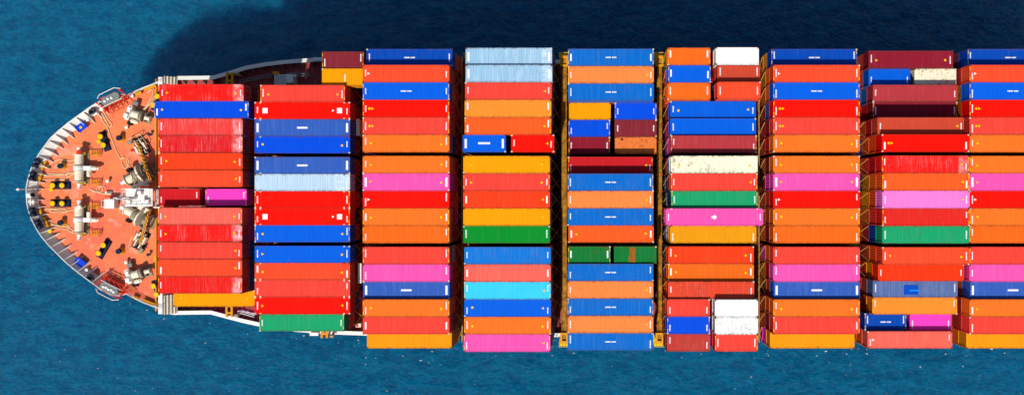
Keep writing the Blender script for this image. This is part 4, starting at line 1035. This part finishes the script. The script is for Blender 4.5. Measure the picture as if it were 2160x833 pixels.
rope([(302, 231), (312, 222), (320, 212), (326, 203)], 'rope running from the small upper winch to the upper corner bollard, left strand', zs=(1.1, .9))
rope([(304, 232), (315, 222), (325, 211), (331, 204)], 'rope running from the small upper winch to the upper corner bollard, right strand', zs=(1.1, .9))
rope([(306, 229), (315, 213), (321, 202), (323, 194), (319, 189), (311, 197)], 'curved rope from the small upper winch towards the upper deck rail', zs=(1.1, .2))
rope([(190, 399), (199, 403), (208, 406), (216, 408), (232, 410)], 'white hose lying left of the mast platform', r=.09)
rope([(205, 405), (205, 396), (211, 392), (217, 396), (214, 404), (207, 403), (212, 394), (221, 393), (224, 399)], 'coil of white line lying above the deck locker', r=.05)
w = P(228, 407, ZF+.4); t = thing('hose_box', (w[0], w[1], ZF), 'small pale box at the end of the white hose', 'box')
q = MB(); q.box(w[0]-.5, w[0]+.5, w[1]-.22, w[1]+.22, ZF+.005, ZF+.4); q.build('body', M['winch'], t); q = MB(); q.box(w[0]-.2, w[0]+.45, w[1]-.15, w[1]+.15, ZF+.4, ZF+.46); q.build('lid', M['grey'], t)

# deck-side equipment on the main deck
def davit(px, py, label, s):
    z = 21.2; w = P(px, py, z); t = thing('deck_crane', (w[0], w[1], ZM), label, 'crane', 'small yellow davits along the main deck')
    q = MB()
    for dx in (-.42, .42): q.box(w[0]+dx-.16, w[0]+dx+.16, w[1]-1.0, w[1]+1.0, z-.25, z)
    q.box(w[0]-.26, w[0]+.26, w[1]-.5, w[1]-.2, z-.2, z-.02); q.box(w[0]-.26, w[0]+.26, w[1]+.6, w[1]+.9, z-.2, z-.02)
    q.build('frame', M['amber'], t)
    q = MB(); [q.box(w[0]+dx-.12, w[0]+dx+.12, w[1]+dy-.12, w[1]+dy+.12, ZM, z-.25) for dx in (-.42, .42) for dy in (-.8, .8)]; q.build('leg', M['amber'], t)
    q = MB(); q.cyl((w[0]+1.1, w[1]+s*.7, ZM), (w[0]+1.1, w[1]+s*.7, z-.2), .22); q.lathe((w[0]+.9, w[1]+s*.7, z-.1), (1, 0, 0), [(0, .26), (.5, .26), (.52, .36), (.6, .36)], 12); q.build('hoist', M['machine'], t, True)
davit(484, 166, 'small yellow crane frame beside the upper bulwark near the first bay', 1)
davit(483, 655, 'small yellow crane frame beside the lower bulwark near the first bay', -1)
davit(684, 699, 'small yellow crane frame at the lower bulwark below the second bay', -1)
w = P(592, 163, 21.0); t = thing('deck_house', (w[0], w[1], ZM), 'grey weathered deck locker with yellow hatch on upper main deck', 'locker')
q = MB(); q.box(w[0]-1.0, w[0]+.8, w[1]-1.4, w[1]+.4, ZM, 21.0); q.build('body', M['bulwark'], t)
q = MB(); q.box(w[0]-1.25, w[0]-.45, w[1]+.42, w[1]+.9, 20.2, 21.1); q.build('hatch', M['amber'], t)
q = MB(); q.box(w[0]+.82, w[0]+1.9, w[1]-.9, w[1]+.5, ZM, 20.9); q.box(w[0]+1.9, w[0]+2.3, w[1]+.1, w[1]+.5, 20.1, 20.6); q.build('side_cabinet', M['bulwark'], t)
q = MB()
for k in range(5): q.cyl((w[0]-.8+k*.33, w[1]-1.3, 21.02), (w[0]-.7+k*.33, w[1]+.3, 21.02), .05, n=6)
q.build('roof_pipe', M['grey'], t)
w = P(664, 704, 20.5); t = thing('white_box', (w[0], w[1], ZM), 'flat white box on the lower bulwark left of yellow crane', 'box')
q = MB(); q.box(w[0]-.7, w[0]+.6, w[1]-.2, w[1]+.25, 20.205, 20.7); q.build('body', M['white'], t); q = MB(); q.box(w[0]-.74, w[0]+.64, w[1]-.23, w[1]+.28, 20.7, 20.75); q.build('lid', M['mark'], t)
w = P(757, 686, 20.6); t = thing('cargo_bin', (w[0], w[1], ZM), 'small cream bin on the lower main deck between second and third bays', 'bin')
q = MB(); q.box(w[0]-.55, w[0]+.3, w[1]-.3, w[1]+.3, ZM, 20.5); q.build('body', M['winch'], t); q = MB(); q.box(w[0]-.5, w[0]-.1, w[1]-.2, w[1]+.1, 20.5, 20.56); q.build('label_plate', M['red'], t)
w = P(666, 116, 20.8); t = thing('gangway_platform', (w[0], w[1], ZM), 'pale platform outboard of the upper bulwark left of the maroon short container', 'platform')
q = MB(); q.box(w[0]-.5, w[0]+1.0, w[1]-.9, w[1]-.35, 20.25, 20.4); q.build('floor', M['bulwark'], t)
q = MB(); q.cyl((w[0]-.5, w[1]-.9, 20.9), (w[0]+1., w[1]-.9, 20.9), .04, n=6); [q.cyl((w[0]-.5+k*.5, w[1]-.9, 20.4), (w[0]-.5+k*.5, w[1]-.9, 20.9), .04, n=6) for k in range(4)]; q.build('rail', M['white'], t)

# ------------------------------------------------------------ sea
m, t, b = nt('sea_water')
tc = N(t, 'ShaderNodeTexCoord'); v = tc.outputs['Object']
va = mapping(t, v, (.8, 1.5, 1))
def wn(vec, scale, det, rough, dist):
    n = N(t, 'ShaderNodeTexNoise', i_Scale=scale, i_Detail=det, i_Roughness=rough, i_Distortion=dist)
    t.links.new(vec, n.inputs['Vector']); return n.outputs[0]
n0 = noise(t, v, .012, 3); n1 = wn(va, .15, 5, .6, .5); n2 = wn(va, .42, 5, .6, .4); n3 = wn(va, 1.4, 4, .6, .2); n4 = noise(t, mapping(t, v, (1.0, 1.9, 1)), 1.3, 3, .5)
c = mix(t, ramp(t, n0, .35, .65), (.0, .094, .205), (.0, .106, .222))
cr = N(t, 'ShaderNodeMath', operation='MULTIPLY_ADD'); t.links.new(n3, cr.inputs[0]); cr.inputs[1].default_value = .9; t.links.new(n2, cr.inputs[2])  # ripple light and shade painted into the water colour: crests lighter, troughs darker
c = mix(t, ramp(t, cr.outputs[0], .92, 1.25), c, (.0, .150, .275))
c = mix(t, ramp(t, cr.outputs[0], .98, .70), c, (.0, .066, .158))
# pale flecks: foam plus glints and reflections painted into the colour, denser by the hull
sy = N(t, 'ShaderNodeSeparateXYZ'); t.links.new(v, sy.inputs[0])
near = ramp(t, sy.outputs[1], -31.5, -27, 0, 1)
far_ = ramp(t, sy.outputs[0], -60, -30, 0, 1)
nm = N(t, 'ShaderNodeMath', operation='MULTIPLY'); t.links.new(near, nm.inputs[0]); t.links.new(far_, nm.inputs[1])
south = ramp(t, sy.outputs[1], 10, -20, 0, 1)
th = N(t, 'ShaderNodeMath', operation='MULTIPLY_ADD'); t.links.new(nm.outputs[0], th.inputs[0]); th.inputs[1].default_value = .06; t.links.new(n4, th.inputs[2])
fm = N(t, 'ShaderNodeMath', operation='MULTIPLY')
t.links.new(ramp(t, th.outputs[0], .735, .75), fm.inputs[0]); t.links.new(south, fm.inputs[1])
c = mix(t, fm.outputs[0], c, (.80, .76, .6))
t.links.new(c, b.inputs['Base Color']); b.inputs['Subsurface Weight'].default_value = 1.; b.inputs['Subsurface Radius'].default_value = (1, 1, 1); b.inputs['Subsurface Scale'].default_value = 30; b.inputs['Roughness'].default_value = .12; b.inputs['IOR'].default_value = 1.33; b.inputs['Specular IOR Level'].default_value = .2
a1 = N(t, 'ShaderNodeMath', operation='MULTIPLY_ADD'); t.links.new(n1, a1.inputs[0]); a1.inputs[1].default_value = 2.2
a2 = N(t, 'ShaderNodeMath', operation='MULTIPLY_ADD'); t.links.new(n2, a2.inputs[0]); a2.inputs[1].default_value = 1.1; t.links.new(a2.outputs[0], a1.inputs[2])
a3 = N(t, 'ShaderNodeMath', operation='MULTIPLY'); t.links.new(n3, a3.inputs[0]); a3.inputs[1].default_value = .3; t.links.new(a3.outputs[0], a2.inputs[2])
bp = N(t, 'ShaderNodeBump', i_Strength=1., i_Distance=1.5); t.links.new(a1.outputs[0], bp.inputs['Height']); t.links.new(bp.outputs[0], b.inputs['Normal'])
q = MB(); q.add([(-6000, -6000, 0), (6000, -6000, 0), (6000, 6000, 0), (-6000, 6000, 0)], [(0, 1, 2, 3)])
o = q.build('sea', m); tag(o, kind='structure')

# ------------------------------------------------------------ light, sky, camera
S = bpy.context.scene
w = D.worlds.new('World'); S.world = w; w.use_nodes = True; t = w.node_tree; t.nodes.clear()
EL = math.radians(51); AZ = math.radians(195)
sk = t.nodes.new('ShaderNodeTexSky'); sk.sky_type = 'NISHITA'; sk.sun_disc = False; sk.sun_elevation = EL; sk.sun_rotation = AZ
bg = t.nodes.new('ShaderNodeBackground'); bg.inputs[1].default_value = .10
ow = t.nodes.new('ShaderNodeOutputWorld'); t.links.new(sk.outputs[0], bg.inputs[0]); t.links.new(bg.outputs[0], ow.inputs[0])
l = D.lights.new('sun', 'SUN'); l.energy = 4.2; l.angle = math.radians(.8); l.color = (1, .95, .87)
lo = D.objects.new('sun', l); C.objects.link(lo)
dr = Vector((math.sin(AZ)*math.cos(EL), math.cos(AZ)*math.cos(EL), math.sin(EL)))
lo.rotation_euler = (-dr).to_track_quat('-Z', 'Y').to_euler(); lo.location = dr*200
cam = D.cameras.new('camera'); co = D.objects.new('camera', cam); C.objects.link(co); S.camera = co
co.location = (0, 0, CAMZ); co.rotation_euler = (0, 0, 0)
cam.sensor_width = 36; cam.lens = FPX/2160*36; cam.shift_x = -(NX-1080)/2160; cam.shift_y = (NY-416.5)/2160
cam.clip_end = 20000; cam.clip_start = 1
S.view_settings.view_transform = 'Standard'; S.view_settings.look = 'None'; S.view_settings.exposure = 0.15; S.view_settings.gamma = 1
print('containers', ncont, 'objects', len(D.objects))
